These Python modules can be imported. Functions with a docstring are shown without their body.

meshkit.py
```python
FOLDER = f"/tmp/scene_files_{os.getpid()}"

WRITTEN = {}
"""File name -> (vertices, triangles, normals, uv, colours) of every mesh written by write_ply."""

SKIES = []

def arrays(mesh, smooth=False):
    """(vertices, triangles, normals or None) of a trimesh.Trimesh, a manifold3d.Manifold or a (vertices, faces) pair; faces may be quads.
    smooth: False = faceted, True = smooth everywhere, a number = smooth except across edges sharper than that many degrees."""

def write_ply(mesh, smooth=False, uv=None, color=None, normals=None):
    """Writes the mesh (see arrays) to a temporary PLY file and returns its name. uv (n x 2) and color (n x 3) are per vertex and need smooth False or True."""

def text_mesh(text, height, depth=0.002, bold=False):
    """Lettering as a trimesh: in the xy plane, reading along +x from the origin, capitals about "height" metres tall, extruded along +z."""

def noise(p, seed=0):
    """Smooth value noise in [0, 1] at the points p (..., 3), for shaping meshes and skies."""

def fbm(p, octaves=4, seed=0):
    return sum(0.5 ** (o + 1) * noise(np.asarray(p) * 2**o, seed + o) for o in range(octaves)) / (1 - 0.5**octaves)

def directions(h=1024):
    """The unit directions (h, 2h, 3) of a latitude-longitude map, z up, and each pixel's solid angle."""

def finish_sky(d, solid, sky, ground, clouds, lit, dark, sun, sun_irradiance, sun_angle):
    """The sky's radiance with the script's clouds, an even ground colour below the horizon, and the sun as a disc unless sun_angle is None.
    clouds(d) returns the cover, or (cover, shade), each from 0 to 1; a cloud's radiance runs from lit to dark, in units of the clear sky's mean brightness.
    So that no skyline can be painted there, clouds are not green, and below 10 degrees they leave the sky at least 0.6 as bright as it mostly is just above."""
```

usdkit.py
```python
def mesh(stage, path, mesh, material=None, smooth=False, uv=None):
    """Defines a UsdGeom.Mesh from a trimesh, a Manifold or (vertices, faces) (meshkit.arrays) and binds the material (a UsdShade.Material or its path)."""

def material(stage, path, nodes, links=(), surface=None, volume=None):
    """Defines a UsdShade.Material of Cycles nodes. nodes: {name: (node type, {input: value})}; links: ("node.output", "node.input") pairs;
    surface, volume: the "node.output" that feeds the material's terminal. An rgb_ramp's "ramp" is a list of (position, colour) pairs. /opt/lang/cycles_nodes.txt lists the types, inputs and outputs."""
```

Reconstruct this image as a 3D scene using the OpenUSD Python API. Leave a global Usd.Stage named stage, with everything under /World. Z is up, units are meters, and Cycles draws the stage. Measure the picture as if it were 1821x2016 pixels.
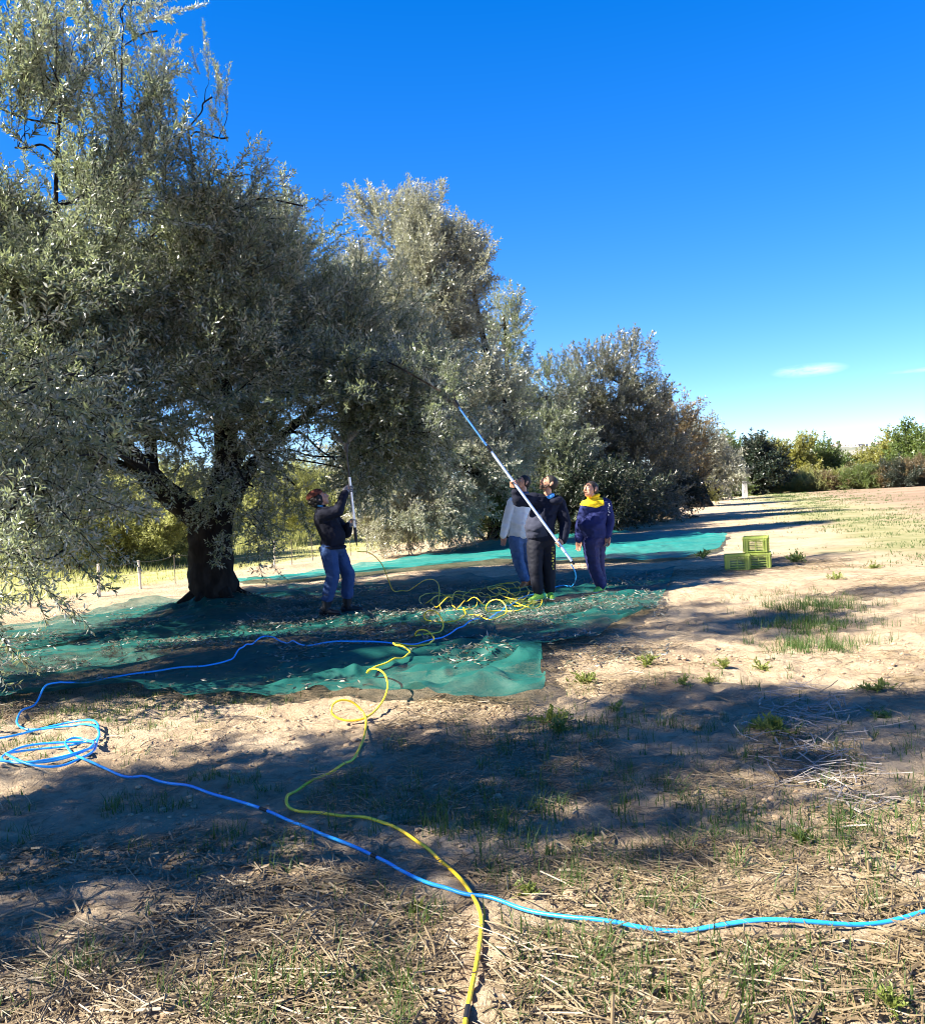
import math
import numpy as np
import trimesh
import manifold3d as m3
import usdkit, meshkit
from pxr import Usd, UsdGeom, UsdLux, UsdShade, Gf, Sdf, Vt
from scipy.spatial.transform import Rotation as Rot

stage = Usd.Stage.CreateInMemory()
UsdGeom.SetStageUpAxis(stage, 'Z')
UsdGeom.SetStageMetersPerUnit(stage, 1.0)
stage.SetDefaultPrim(UsdGeom.Xform.Define(stage, '/World').GetPrim())
UsdGeom.Scope.Define(stage, '/World/Looks')

# ------------------------------------------------------------------ camera, sky, sun, exposure
FOC, HOR, CAMH = 1821.0, 977.0, 1.58          # focal length in picture units (picture 1821 x 2016), horizon row, eye height
PITCH = math.atan((1008 - HOR) / FOC)
ROLL = math.radians(-3.3)                    # the camera was held a little crooked
cam = UsdGeom.Camera.Define(stage, '/World/camera')
cam.CreateHorizontalApertureAttr(36.0)
cam.CreateFocalLengthAttr(36.0)
cam.CreateClippingRangeAttr(Gf.Vec2f(0.1, 20000))
cam.CreateFStopAttr(0.0)
cam.CreateExposureAttr(2.28)
_x = UsdGeom.Xformable(cam)
_x.AddTranslateOp().Set(Gf.Vec3d(0, 0, CAMH))
_x.AddRotateXOp().Set(90 - math.degrees(PITCH))
_x.AddRotateZOp().Set(math.degrees(ROLL))

SUN_EL, SUN_AZ = math.radians(38), math.radians(252)     # azimuth clockwise from +y, towards the sun
SUN = np.array([math.sin(SUN_AZ) * math.cos(SUN_EL), math.cos(SUN_AZ) * math.cos(SUN_EL), math.sin(SUN_EL)])
dome = UsdLux.DomeLight.Define(stage, '/World/sky')
dome.GetPrim().SetCustomDataByKey('kind', 'structure')
dome.GetPrim().SetCustomDataByKey('label', 'deep blue clear autumn sky with faint wisps of cloud')
CL = []                                      # two small clouds low over the field: direction, stretch
for az_, el_, sx_, sz_ in ((20.9, 6.1, .036, .0075), (27.9, 5.5, .05, .0028)):
    d_ = np.array([math.sin(math.radians(az_)) * math.cos(math.radians(el_)), math.cos(math.radians(az_)) * math.cos(math.radians(el_)), math.sin(math.radians(el_))])
    sc_ = np.array([1 / sx_, 1 / .15, 1 / sz_])
    CL.append((d_, tuple(sc_), tuple(-d_ * sc_)))
skym = usdkit.material(stage, '/World/Looks/sky_look', {
    'sky': ('sky_texture', {'sky_type': 'single_scattering', 'sun_disc': False, 'sun_elevation': SUN_EL, 'sun_rotation': SUN_AZ,
                            'altitude': 1500.0, 'air_density': 0.8, 'aerosol_density': 0.3, 'ozone_density': 3.0}),
    'gm': ('gamma', {'gamma': 0.75}),
    'sat': ('hsv', {'hue': 0.516, 'saturation': 1.6, 'value': 1.84, 'fac': 1.0}),
    'tc': ('texture_coordinate', {}),
    'c1': ('mapping', {'scale': CL[0][1], 'location': CL[0][2]}), 'g1': ('gradient_texture', {'gradient_type': 'spherical'}),
    'c2': ('mapping', {'scale': CL[1][1], 'location': CL[1][2]}), 'g2': ('gradient_texture', {'gradient_type': 'spherical'}),
    'add': ('math', {'math_type': 'add'}),
    'mpn': ('mapping', {'scale': (30.0, 30.0, 130.0)}),
    'nz': ('noise_texture', {'scale': 1.0, 'detail': 5.0, 'roughness': 0.6, 'distortion': 0.4}),
    'nr': ('map_range', {'from_min': 0.3, 'from_max': 0.75, 'to_min': 0.0, 'to_max': 0.7, 'clamp': True}),
    'mu': ('math', {'math_type': 'multiply'}),
    'mx': ('mix', {'mix_type': 'mix', 'color2': (8.5, 8.7, 9.0)}),
    'bg': ('background_shader', {'strength': 0.05})},
    [('sky.color', 'gm.color'), ('gm.color', 'sat.color'), ('tc.generated', 'c1.vector'), ('c1.vector', 'g1.vector'), ('tc.generated', 'c2.vector'), ('c2.vector', 'g2.vector'),
     ('g1.fac', 'add.value1'), ('g2.fac', 'add.value2'), ('tc.generated', 'mpn.vector'), ('mpn.vector', 'nz.vector'), ('nz.fac', 'nr.value'), ('add.value', 'mu.value1'), ('nr.result', 'mu.value2'), ('mu.value', 'mx.fac'),
     ('sat.color', 'mx.color1'), ('mx.color', 'bg.color')], surface='bg.background')
UsdShade.MaterialBindingAPI.Apply(dome.GetPrim()).Bind(skym)
sun = UsdLux.DistantLight.Define(stage, '/World/sun')
sun.CreateNormalizeAttr(True)
sun.CreateIntensityAttr(1.25)
sun.CreateAngleAttr(0.5)
sun.CreateColorAttr(Gf.Vec3f(1.0, 0.93, 0.80))
_q = Rot.align_vectors([SUN], [[0, 0, 1]])[0].as_quat()
UsdGeom.Xformable(sun).AddOrientOp().Set(Gf.Quatf(float(_q[3]), float(_q[0]), float(_q[1]), float(_q[2])))

rng = np.random.default_rng(11)

# ------------------------------------------------------------------ bookkeeping
_names = {}
def numbered(parent, name):
    k = _names.get((parent, name), 0)
    _names[(parent, name)] = k + 1
    return f'{parent}/{name}' + (f'_{k:03d}' if k else '')
def data(prim, **kw):
    for k, v in kw.items():
        if v is not None:
            prim.SetCustomDataByKey(k, v)
    return prim
def thing(name, label, cat, loc=(0, 0, 0), rotz=0.0, group=None, kind=None):
    x = UsdGeom.Xform.Define(stage, numbered('/World', name))
    x.AddTranslateOp().Set(Gf.Vec3d(*map(float, loc)))
    x.AddRotateZOp().Set(float(rotz))
    return data(x.GetPrim(), label=label, category=cat, group=group, kind=kind)
def obj(name, mesh, mat, parent='/World', smooth=False, loc=None, **kw):
    p = parent if isinstance(parent, str) else str(parent.GetPath())
    if loc is not None:
        if isinstance(mesh, tuple):
            mesh = (np.asarray(mesh[0]) - loc, mesh[1])
        else:
            mesh = mesh.copy(); mesh.apply_translation(-np.asarray(loc))
    m = usdkit.mesh(stage, numbered(p, name), mesh, M[mat], smooth=smooth)
    return data(m.GetPrim(), **kw)
def copy_of(src, name, loc, rotz, **kw):
    x = UsdGeom.Xform.Define(stage, numbered('/World', name))
    x.GetPrim().GetReferences().AddInternalReference(src.GetPath())
    x.GetPrim().SetInstanceable(True)
    x.ClearXformOpOrder()
    x.GetPrim().GetAttribute('xformOp:translate').Set(Gf.Vec3d(*map(float, loc)))
    x.GetPrim().GetAttribute('xformOp:rotateZ').Set(float(rotz))
    x.GetPrim().CreateAttribute('xformOpOrder', Sdf.ValueTypeNames.TokenArray).Set(['xformOp:translate', 'xformOp:rotateZ'])
    return data(x.GetPrim(), **kw)

# ------------------------------------------------------------------ materials
M = {}
def ramp_mat(name, cols, scale=6.0, rough=0.85, bump=0.0, bscale=60.0, spec=0.3, detail=5.0, coord='position', stretch=(1, 1, 1), **extra):
    n = {'g': ('geometry', {}), 'tc': ('texture_coordinate', {}), 'mp': ('mapping', {'scale': stretch}),
         'nz': ('noise_texture', {'scale': scale, 'detail': detail, 'roughness': 0.6}),
         'rp': ('rgb_ramp', {'ramp': [(0.25 + 0.5 * i / max(1, len(cols) - 1), c) for i, c in enumerate(cols)]}),
         'p': ('principled_bsdf', {'roughness': rough, 'specular_ior_level': spec, **extra})}
    l = [(('g.position' if coord == 'position' else 'tc.object'), 'mp.vector'), ('mp.vector', 'nz.vector'), ('nz.fac', 'rp.fac'), ('rp.color', 'p.base_color')]
    if bump:
        n['n2'] = ('noise_texture', {'scale': bscale, 'detail': 4.0, 'roughness': 0.6})
        n['b'] = ('bump', {'strength': bump, 'distance': 0.01})
        l += [('mp.vector', 'n2.vector'), ('n2.fac', 'b.height'), ('b.normal', 'p.normal')]
    M[name] = usdkit.material(stage, f'/World/Looks/{name}', n, l, surface='p.BSDF')

def leaf_mat(name, top, under, trans, rough=0.4, spec=0.5, tw=0.25, vary=0.35, silver=None):
    """Leaf: darker upper side, paler underside, light through the blade; each leaf and each spray differs a little.
    silver: a paler tint that a share of the blades has."""
    n = {'g': ('geometry', {}), 'oi': ('object_info', {}),
         'side': ('mix', {'mix_type': 'mix', 'color1': top, 'color2': under}),
         'pick': ('map_range', {'from_min': 0.52, 'from_max': 0.62, 'to_min': 0.0, 'to_max': 1.0 if silver else 0.0, 'clamp': True}),
         'mul': ('math', {'math_type': 'multiply', 'value2': 7.31}), 'fr': ('math', {'math_type': 'fraction'}),
         'sv': ('mix', {'mix_type': 'mix', 'color2': silver or top}),
         'v1': ('map_range', {'from_min': 0.0, 'from_max': 1.0, 'to_min': 1 - vary, 'to_max': 1 + vary}),
         'v2': ('map_range', {'from_min': 0.0, 'from_max': 1.0, 'to_min': 0.8, 'to_max': 1.2}),
         'mm': ('math', {'math_type': 'multiply'}),
         'hs': ('hsv', {'hue': 0.5, 'saturation': 1.0, 'fac': 1.0}),
         'p': ('principled_bsdf', {'roughness': rough, 'specular_ior_level': spec}),
         't': ('translucent_bsdf', {'color': trans}),
         'mc': ('mix_closure', {'fac': tw})}
    l = [('g.backfacing', 'side.fac'), ('g.random_per_island', 'mul.value1'), ('mul.value', 'fr.value1'), ('fr.value', 'pick.value'), ('side.color', 'sv.color1'), ('pick.result', 'sv.fac'), ('sv.color', 'hs.color'),
         ('g.random_per_island', 'v1.value'), ('oi.random', 'v2.value'),
         ('v1.result', 'mm.value1'), ('v2.result', 'mm.value2'), ('mm.value', 'hs.value'), ('hs.color', 'p.base_color'),
         ('p.BSDF', 'mc.closure1'), ('t.BSDF', 'mc.closure2')]
    M[name] = usdkit.material(stage, f'/World/Looks/{name}', n, l, surface='mc.closure')

leaf_mat('olive_leaf', (0.19, 0.23, 0.125), (0.60, 0.63, 0.55), (0.34, 0.40, 0.18), rough=0.25, spec=0.9, tw=0.28, vary=.5, silver=(.76, .78, .70))
leaf_mat('olive_leaf_grey', (0.115, 0.122, 0.082), (0.36, 0.36, 0.29), (0.18, 0.2, 0.09), rough=0.3, spec=0.7, tw=0.18, vary=.4, silver=(.5, .5, .42))
leaf_mat('olive_leaf_pale', (0.34, 0.345, 0.26), (0.60, 0.59, 0.50), (0.36, 0.37, 0.2), rough=0.28, spec=0.8, tw=0.3, vary=.4, silver=(.85, .85, .77))
leaf_mat('green_leaf', (0.10, 0.15, 0.035), (0.14, 0.18, 0.06), (0.24, 0.31, 0.04), tw=0.3)
leaf_mat('yellow_leaf', (0.24, 0.24, 0.05), (0.28, 0.27, 0.09), (0.45, 0.43, 0.06), tw=0.3)
leaf_mat('rust_leaf', (0.17, 0.125, 0.055), (0.20, 0.15, 0.08), (0.28, 0.19, 0.06), tw=0.3)
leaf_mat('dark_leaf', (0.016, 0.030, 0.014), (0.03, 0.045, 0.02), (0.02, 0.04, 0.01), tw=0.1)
leaf_mat('meadow_leaf', (0.37, 0.39, 0.15), (0.40, 0.41, 0.18), (0.50, 0.52, 0.17), tw=0.35, rough=0.6, spec=0.2)
leaf_mat('grass_blade', (0.06, 0.115, 0.022), (0.075, 0.13, 0.03), (0.13, 0.22, 0.03), tw=0.3, rough=0.5, spec=0.3)
leaf_mat('weed_leaf', (0.22, 0.27, 0.06), (0.24, 0.28, 0.08), (0.34, 0.38, 0.07), tw=0.3, rough=0.5, spec=0.3)
leaf_mat('straw_stalk', (0.60, 0.44, 0.24), (0.60, 0.44, 0.24), (0.4, 0.3, 0.15), tw=0.1, rough=0.5, spec=0.4, vary=0.7)
leaf_mat('dry_leaf', (0.24, 0.24, 0.16), (0.44, 0.43, 0.35), (0.3, 0.28, 0.15), tw=0.12, rough=0.42, spec=0.5, vary=0.6)
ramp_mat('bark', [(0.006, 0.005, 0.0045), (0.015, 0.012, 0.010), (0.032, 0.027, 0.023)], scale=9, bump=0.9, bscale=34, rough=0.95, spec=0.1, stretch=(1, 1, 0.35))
ramp_mat('twig_bark', [(0.05, 0.042, 0.033), (0.13, 0.115, 0.095)], scale=8, rough=0.9, spec=0.15)
ramp_mat('pale_bark', [(0.10, 0.085, 0.065), (0.20, 0.175, 0.14)], scale=8, rough=0.9, spec=0.15)
ramp_mat('skin', [(0.36, 0.17, 0.10), (0.45, 0.23, 0.145)], scale=14, rough=0.5, spec=0.4, coord='object')
ramp_mat('hair', [(0.010, 0.008, 0.007), (0.022, 0.017, 0.014)], scale=60, rough=0.6, bump=0.8, bscale=120, coord='object')
ramp_mat('beard', [(0.05, 0.032, 0.024), (0.09, 0.055, 0.04)], scale=60, rough=0.8, coord='object')
ramp_mat('eye_dark', [(0.01, 0.008, 0.008), (0.02, 0.015, 0.012)], rough=0.2, spec=0.6, coord='object')
ramp_mat('eye_white', [(0.28, 0.26, 0.25), (0.34, 0.32, 0.30)], rough=0.3, coord='object')
ramp_mat('lips', [(0.25, 0.09, 0.07), (0.30, 0.11, 0.085)], rough=0.45, coord='object')
def cloth(name, a, b, s=7, rough=0.9):
    ramp_mat(name, [a, b], scale=s, rough=rough, bump=0.5, bscale=26, spec=0.15, coord='object')
cloth('black_navy_knit', (0.004, 0.0045, 0.009), (0.008, 0.009, 0.018))
cloth('navy_sport', (0.010, 0.014, 0.06), (0.02, 0.026, 0.10))
cloth('navy_trouser', (0.010, 0.012, 0.05), (0.024, 0.026, 0.09), s=10, rough=0.55)
cloth('black_trouser', (0.005, 0.0055, 0.010), (0.009, 0.010, 0.018), rough=0.7)
cloth('dark_hoodie', (0.005, 0.006, 0.013), (0.010, 0.012, 0.024))
cloth('grey_panel', (0.020, 0.023, 0.04), (0.035, 0.038, 0.06))
cloth('blue_jeans', (0.014, 0.032, 0.09), (0.03, 0.058, 0.14), s=9)
cloth('light_jeans', (0.03, 0.065, 0.15), (0.11, 0.17, 0.29), s=9)
cloth('pale_jacket', (0.55, 0.54, 0.54), (0.78, 0.75, 0.68), s=4)
cloth('yellow_cloth', (0.75, 0.47, 0.012), (0.82, 0.56, 0.02))
cloth('sky_blue_cloth', (0.08, 0.32, 0.62), (0.11, 0.38, 0.70))
cloth('white_cloth', (0.62, 0.62, 0.62), (0.74, 0.74, 0.74))
cloth('rust_cloth', (0.015, 0.010, 0.010), (0.17, 0.045, 0.025), s=30)
cloth('glove_grey', (0.07, 0.07, 0.08), (0.16, 0.16, 0.18), s=18)
ramp_mat('rubber_boot', [(0.006, 0.006, 0.007), (0.016, 0.015, 0.016)], rough=0.45, scale=10, coord='object')
ramp_mat('shoe_orange', [(0.36, 0.09, 0.02), (0.5, 0.15, 0.04)], rough=0.6, scale=20, coord='object')
ramp_mat('shoe_lime', [(0.22, 0.46, 0.04), (0.42, 0.62, 0.10)], rough=0.5, scale=22, coord='object')
ramp_mat('sole_white', [(0.5, 0.48, 0.42), (0.66, 0.63, 0.56)], rough=0.6, scale=20, coord='object')
ramp_mat('print_yellow', [(0.42, 0.36, 0.06), (0.6, 0.5, 0.1)], rough=0.7, scale=30, coord='object')
ramp_mat('pole_paint', [(0.42, 0.52, 0.68), (0.50, 0.60, 0.75)], rough=0.35, spec=0.5, scale=12, coord='object')
ramp_mat('pole_blue', [(0.06, 0.20, 0.52), (0.09, 0.27, 0.62)], rough=0.35, spec=0.5, scale=12, coord='object')
ramp_mat('alloy', [(0.55, 0.57, 0.60), (0.66, 0.68, 0.70)], rough=0.35, metallic=0.6, scale=12, coord='object')
ramp_mat('black_plastic', [(0.010, 0.010, 0.011), (0.02, 0.02, 0.021)], rough=0.45, scale=15, coord='object')
ramp_mat('blue_hose', [(0.010, 0.22, 0.62), (0.025, 0.32, 0.74)], rough=0.35, spec=0.5, scale=5)
ramp_mat('yellow_hose', [(0.74, 0.47, 0.012), (0.84, 0.58, 0.03)], rough=0.36, spec=0.5, scale=5)
M['crate_plastic'] = usdkit.material(stage, '/World/Looks/crate_plastic', {
    'tc': ('texture_coordinate', {}), 'nz': ('noise_texture', {'scale': 9.0, 'detail': 6.0, 'roughness': 0.65}),
    'rp': ('rgb_ramp', {'ramp': [(0.3, (0.36, 0.43, 0.10)), (0.5, (0.48, 0.57, 0.14)), (0.7, (0.54, 0.60, 0.21))]}),
    'p': ('principled_bsdf', {'roughness': 0.5, 'specular_ior_level': 0.4}), 't': ('translucent_bsdf', {}), 'm': ('mix_closure', {'fac': 0.5})},
    [('tc.object', 'nz.vector'), ('nz.fac', 'rp.fac'), ('rp.color', 'p.base_color'), ('rp.color', 't.color'), ('p.BSDF', 'm.closure1'), ('t.BSDF', 'm.closure2')], surface='m.closure')
ramp_mat('crate_inside', [(0.03, 0.045, 0.015), (0.05, 0.07, 0.02)], rough=0.8, scale=8, coord='object')
ramp_mat('grey_post', [(0.30, 0.27, 0.22), (0.48, 0.44, 0.37)], rough=0.85, scale=12, coord='object', bump=0.4)
ramp_mat('dark_post', [(0.05, 0.042, 0.035), (0.10, 0.085, 0.07)], rough=0.85, scale=12, coord='object')
ramp_mat('wire', [(0.06, 0.055, 0.05), (0.10, 0.09, 0.08)], rough=0.6, scale=12, coord='object')
ramp_mat('clod_soil', [(0.24, 0.165, 0.10), (0.40, 0.29, 0.19)], scale=14, rough=1.0, spec=0.05, bump=0.5)
ramp_mat('hill_soil', [(0.10, 0.12, 0.09), (0.17, 0.17, 0.14), (0.30, 0.27, 0.22)], scale=0.02, rough=1.0, spec=0.0)
ramp_mat('house_wall', [(0.55, 0.50, 0.42), (0.66, 0.61, 0.53)], rough=0.9, scale=0.1)
ramp_mat('roof_tile', [(0.34, 0.25, 0.20), (0.42, 0.32, 0.26)], rough=0.9, scale=0.3)
ramp_mat('white_stone', [(0.30, 0.29, 0.27), (0.42, 0.41, 0.39)], rough=0.85, scale=6, bump=0.3)
leaf_mat('stubble_stalk', (0.38, 0.33, 0.29), (0.38, 0.33, 0.29), (0.4, 0.3, 0.2), tw=0.1, rough=0.5, spec=0.4, vary=0.4)
ramp_mat('dry_twig', [(0.16, 0.12, 0.08), (0.30, 0.23, 0.16)], rough=0.9, scale=20)

# the ground: soil, darker where one of its bump noises runs low; grass and ploughed tints come from per-vertex weights of the land itself
M['soil'] = usdkit.material(stage, '/World/Looks/soil', {
    'g': ('geometry', {}),
    'n1': ('noise_texture', {'scale': 0.9, 'detail': 8.0, 'roughness': 0.65}),
    'n2': ('noise_texture', {'scale': 11.0, 'detail': 6.0, 'roughness': 0.7}),
    'n3': ('noise_texture', {'scale': 85.0, 'detail': 5.0, 'roughness': 0.7}),
    'vo': ('noise_texture', {'scale': 30.0, 'detail': 6.0, 'roughness': 0.75, 'distortion': 0.6}),
    'r1': ('rgb_ramp', {'ramp': [(0.28, (0.32, 0.23, 0.15)), (0.5, (0.46, 0.355, 0.24)), (0.72, (0.56, 0.45, 0.32))]}),
    'r2': ('rgb_ramp', {'ramp': [(0.30, (0.45, 0.42, 0.40)), (0.46, (0.92, 0.91, 0.90)), (0.7, (1.12, 1.1, 1.06))]}),
    'm1': ('mix', {'mix_type': 'multiply', 'fac': 0.85}),
    'aw': ('attribute', {'attribute': 'meadow_weight'}),
    'ap': ('attribute', {'attribute': 'plough_weight'}),
    'ag': ('attribute', {'attribute': 'green_weight'}),
    'nm': ('noise_texture', {'scale': 1.3, 'detail': 6.0, 'roughness': 0.7}),
    'rm': ('rgb_ramp', {'ramp': [(0.3, (0.26, 0.26, 0.085)), (0.5, (0.40, 0.37, 0.16)), (0.7, (0.50, 0.43, 0.24))]}),
    'mm': ('mix', {'mix_type': 'mix'}),
    'mpp': ('mapping', {'scale': (0.12, 1.0, 1.0), 'rotation': (0, 0, 0.55)}),
    'np': ('noise_texture', {'scale': 0.8, 'detail': 8.0, 'roughness': 0.7}),
    'rpp': ('rgb_ramp', {'ramp': [(0.3, (0.15, 0.10, 0.065)), (0.5, (0.26, 0.185, 0.125)), (0.7, (0.37, 0.275, 0.19))]}),
    'mp': ('mix', {'mix_type': 'mix'}),
    'rg': ('rgb_ramp', {'ramp': [(0.35, (0.13, 0.17, 0.055)), (0.6, (0.30, 0.28, 0.14)), (0.75, (0.42, 0.33, 0.2))]}),
    'mg': ('mix', {'mix_type': 'mix'}),
    'h1': ('math', {'math_type': 'multiply_add', 'value2': 0.35}),
    'h2': ('math', {'math_type': 'multiply_add', 'value2': 0.8}),
    'b': ('bump', {'strength': 1.0, 'distance': 0.06}),
    'p': ('principled_bsdf', {'roughness': 1.0, 'specular_ior_level': 0.05})},
    [('g.position', 'n1.vector'), ('g.position', 'n2.vector'), ('g.position', 'n3.vector'), ('g.position', 'vo.vector'), ('g.position', 'nm.vector'),
     ('n1.fac', 'r1.fac'), ('n2.fac', 'r2.fac'), ('r1.color', 'm1.color1'), ('r2.color', 'm1.color2'),
     ('nm.fac', 'rm.fac'), ('aw.fac', 'mm.fac'), ('m1.color', 'mm.color1'), ('rm.color', 'mm.color2'),
     ('g.position', 'mpp.vector'), ('mpp.vector', 'np.vector'), ('np.fac', 'rpp.fac'), ('ap.fac', 'mp.fac'), ('mm.color', 'mp.color1'), ('rpp.color', 'mp.color2'),
     ('nm.fac', 'rg.fac'), ('ag.fac', 'mg.fac'), ('mp.color', 'mg.color1'), ('rg.color', 'mg.color2'),
     ('mg.color', 'p.base_color'),
     ('n3.fac', 'h1.value1'), ('n2.fac', 'h1.value3'), ('vo.fac', 'h2.value1'), ('h1.value', 'h2.value3'), ('h2.value', 'b.height'), ('b.normal', 'p.normal')], surface='p.BSDF')

def net_mat(name, c0, c1, clear):
    M[name] = usdkit.material(stage, f'/World/Looks/{name}', {
        'g': ('geometry', {}),
        'n1': ('noise_texture', {'scale': 5.0, 'detail': 6.0, 'roughness': 0.7}),
        'rp': ('rgb_ramp', {'ramp': [(0.3, c0), (0.7, c1)]}),
        'n2': ('noise_texture', {'scale': 90.0, 'detail': 3.0, 'roughness': 0.6}),
        'b': ('bump', {'strength': 0.35, 'distance': 0.01}),
        'p': ('principled_bsdf', {'roughness': 0.6, 'specular_ior_level': 0.35}),
        't': ('translucent_bsdf', {}),
        'm1': ('mix_closure', {'fac': 0.3}),
        'tr': ('transparent_bsdf', {'color': (1, 1, 1)}),
        'r2': ('map_range', {'from_min': 0.3, 'from_max': 0.7, 'to_min': clear - 0.14, 'to_max': clear + 0.14}),
        'm2': ('mix_closure', {})},
        [('g.position', 'n1.vector'), ('n1.fac', 'rp.fac'), ('rp.color', 'p.base_color'), ('rp.color', 't.color'), ('g.position', 'n2.vector'), ('n2.fac', 'b.height'),
         ('b.normal', 'p.normal'), ('p.BSDF', 'm1.closure1'), ('t.BSDF', 'm1.closure2'), ('n1.fac', 'r2.value'), ('r2.result', 'm2.fac'),
         ('m1.closure', 'm2.closure1'), ('tr.BSDF', 'm2.closure2')], surface='m2.closure')
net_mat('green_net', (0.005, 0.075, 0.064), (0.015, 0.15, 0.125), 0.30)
net_mat('turquoise_net', (0.010, 0.17, 0.15), (0.03, 0.30, 0.27), 0.2)  # turquoise of the far net, with its sunlit brightness put into the colour
net_mat('sheer_net', (0.010, 0.15, 0.12), (0.03, 0.27, 0.21), 0.42)

# ------------------------------------------------------------------ the lie of the land
T1, T2 = (-3.78, 13.9), (1.16, 27.9)
def sstep(a, b, x):
    t = np.clip((x - a) / (b - a), 0, 1)
    return t * t * (3 - 2 * t)
def land(x, y):
    x, y = np.asarray(x, float), np.asarray(y, float)
    und = (meshkit.fbm(np.stack([x * 0.22, y * 0.22, 0 * x], -1), 3, 5) - 0.5) * 0.16 * sstep(1, 5, y)
    und = und * (1 - 0.6 * sstep(25, 60, np.hypot(x, y)))
    hump = 0.24 * np.exp(-((x - T1[0]) ** 2 + (y - T1[1]) ** 2) / 0.75) + 0.30 * np.exp(-((x - T2[0]) ** 2 + (y - T2[1]) ** 2) / 1.6)
    return und + hump - LAND0
LAND0 = 0.0
LAND0 = float(land(0.0, 0.0))
def fine(x, y):
    x, y = np.asarray(x, float), np.asarray(y, float)
    near = 1 - sstep(9, 26, y)
    p = np.stack([x, y, 0 * x], -1)
    lump = np.abs(meshkit.fbm(p * 1.9, 4, 21) - 0.5) * 2
    clod = meshkit.fbm(p * 7.0, 4, 33)
    grit = meshkit.fbm(p * 22.0, 2, 41)
    return (lump - 0.3) * 0.055 * (0.35 + 0.65 * near) + (clod - 0.5) * 0.07 * near + (np.abs(grit - 0.5) * -2 + .4) * 0.022 * near
def ground(x, y):
    return land(x, y) + fine(x, y)
CP, SP = math.cos(PITCH), math.sin(PITCH)
def ray(u, v):
    a, b = (u - 910.5) / FOC, (1008.0 - v) / FOC
    a, b = a * math.cos(ROLL) - b * math.sin(ROLL), a * math.sin(ROLL) + b * math.cos(ROLL)
    return np.array([a, CP + b * SP, -SP + b * CP])
def skyline(u):
    return HOR + (u - 910.5) * math.tan(ROLL)
def P(u, v, d):
    """The point seen at picture place (u, v), d metres ahead."""
    r = ray(u, v)
    return np.array([0, 0, CAMH]) + r * (d / r[1])
def G(u, v, lift=0.0):
    """The point of the ground seen at (u, v)."""
    r = ray(u, v)
    yy = np.geomspace(1.2, 160, 500)
    gap = CAMH + r[2] / r[1] * yy - land(r[0] / r[1] * yy, yy)
    k = np.nonzero(gap < 0)[0]
    k = k[0] if len(k) else 499
    if k and gap[k] < 0:
        d = yy[k - 1] + (yy[k] - yy[k - 1]) * gap[k - 1] / (gap[k - 1] - gap[k])
    else:
        d = min(yy[k], 118.0)
    p = np.array([0, 0, CAMH]) + r * d / r[1]
    p[2] = float(ground(p[0], p[1])) + lift
    return p

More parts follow.
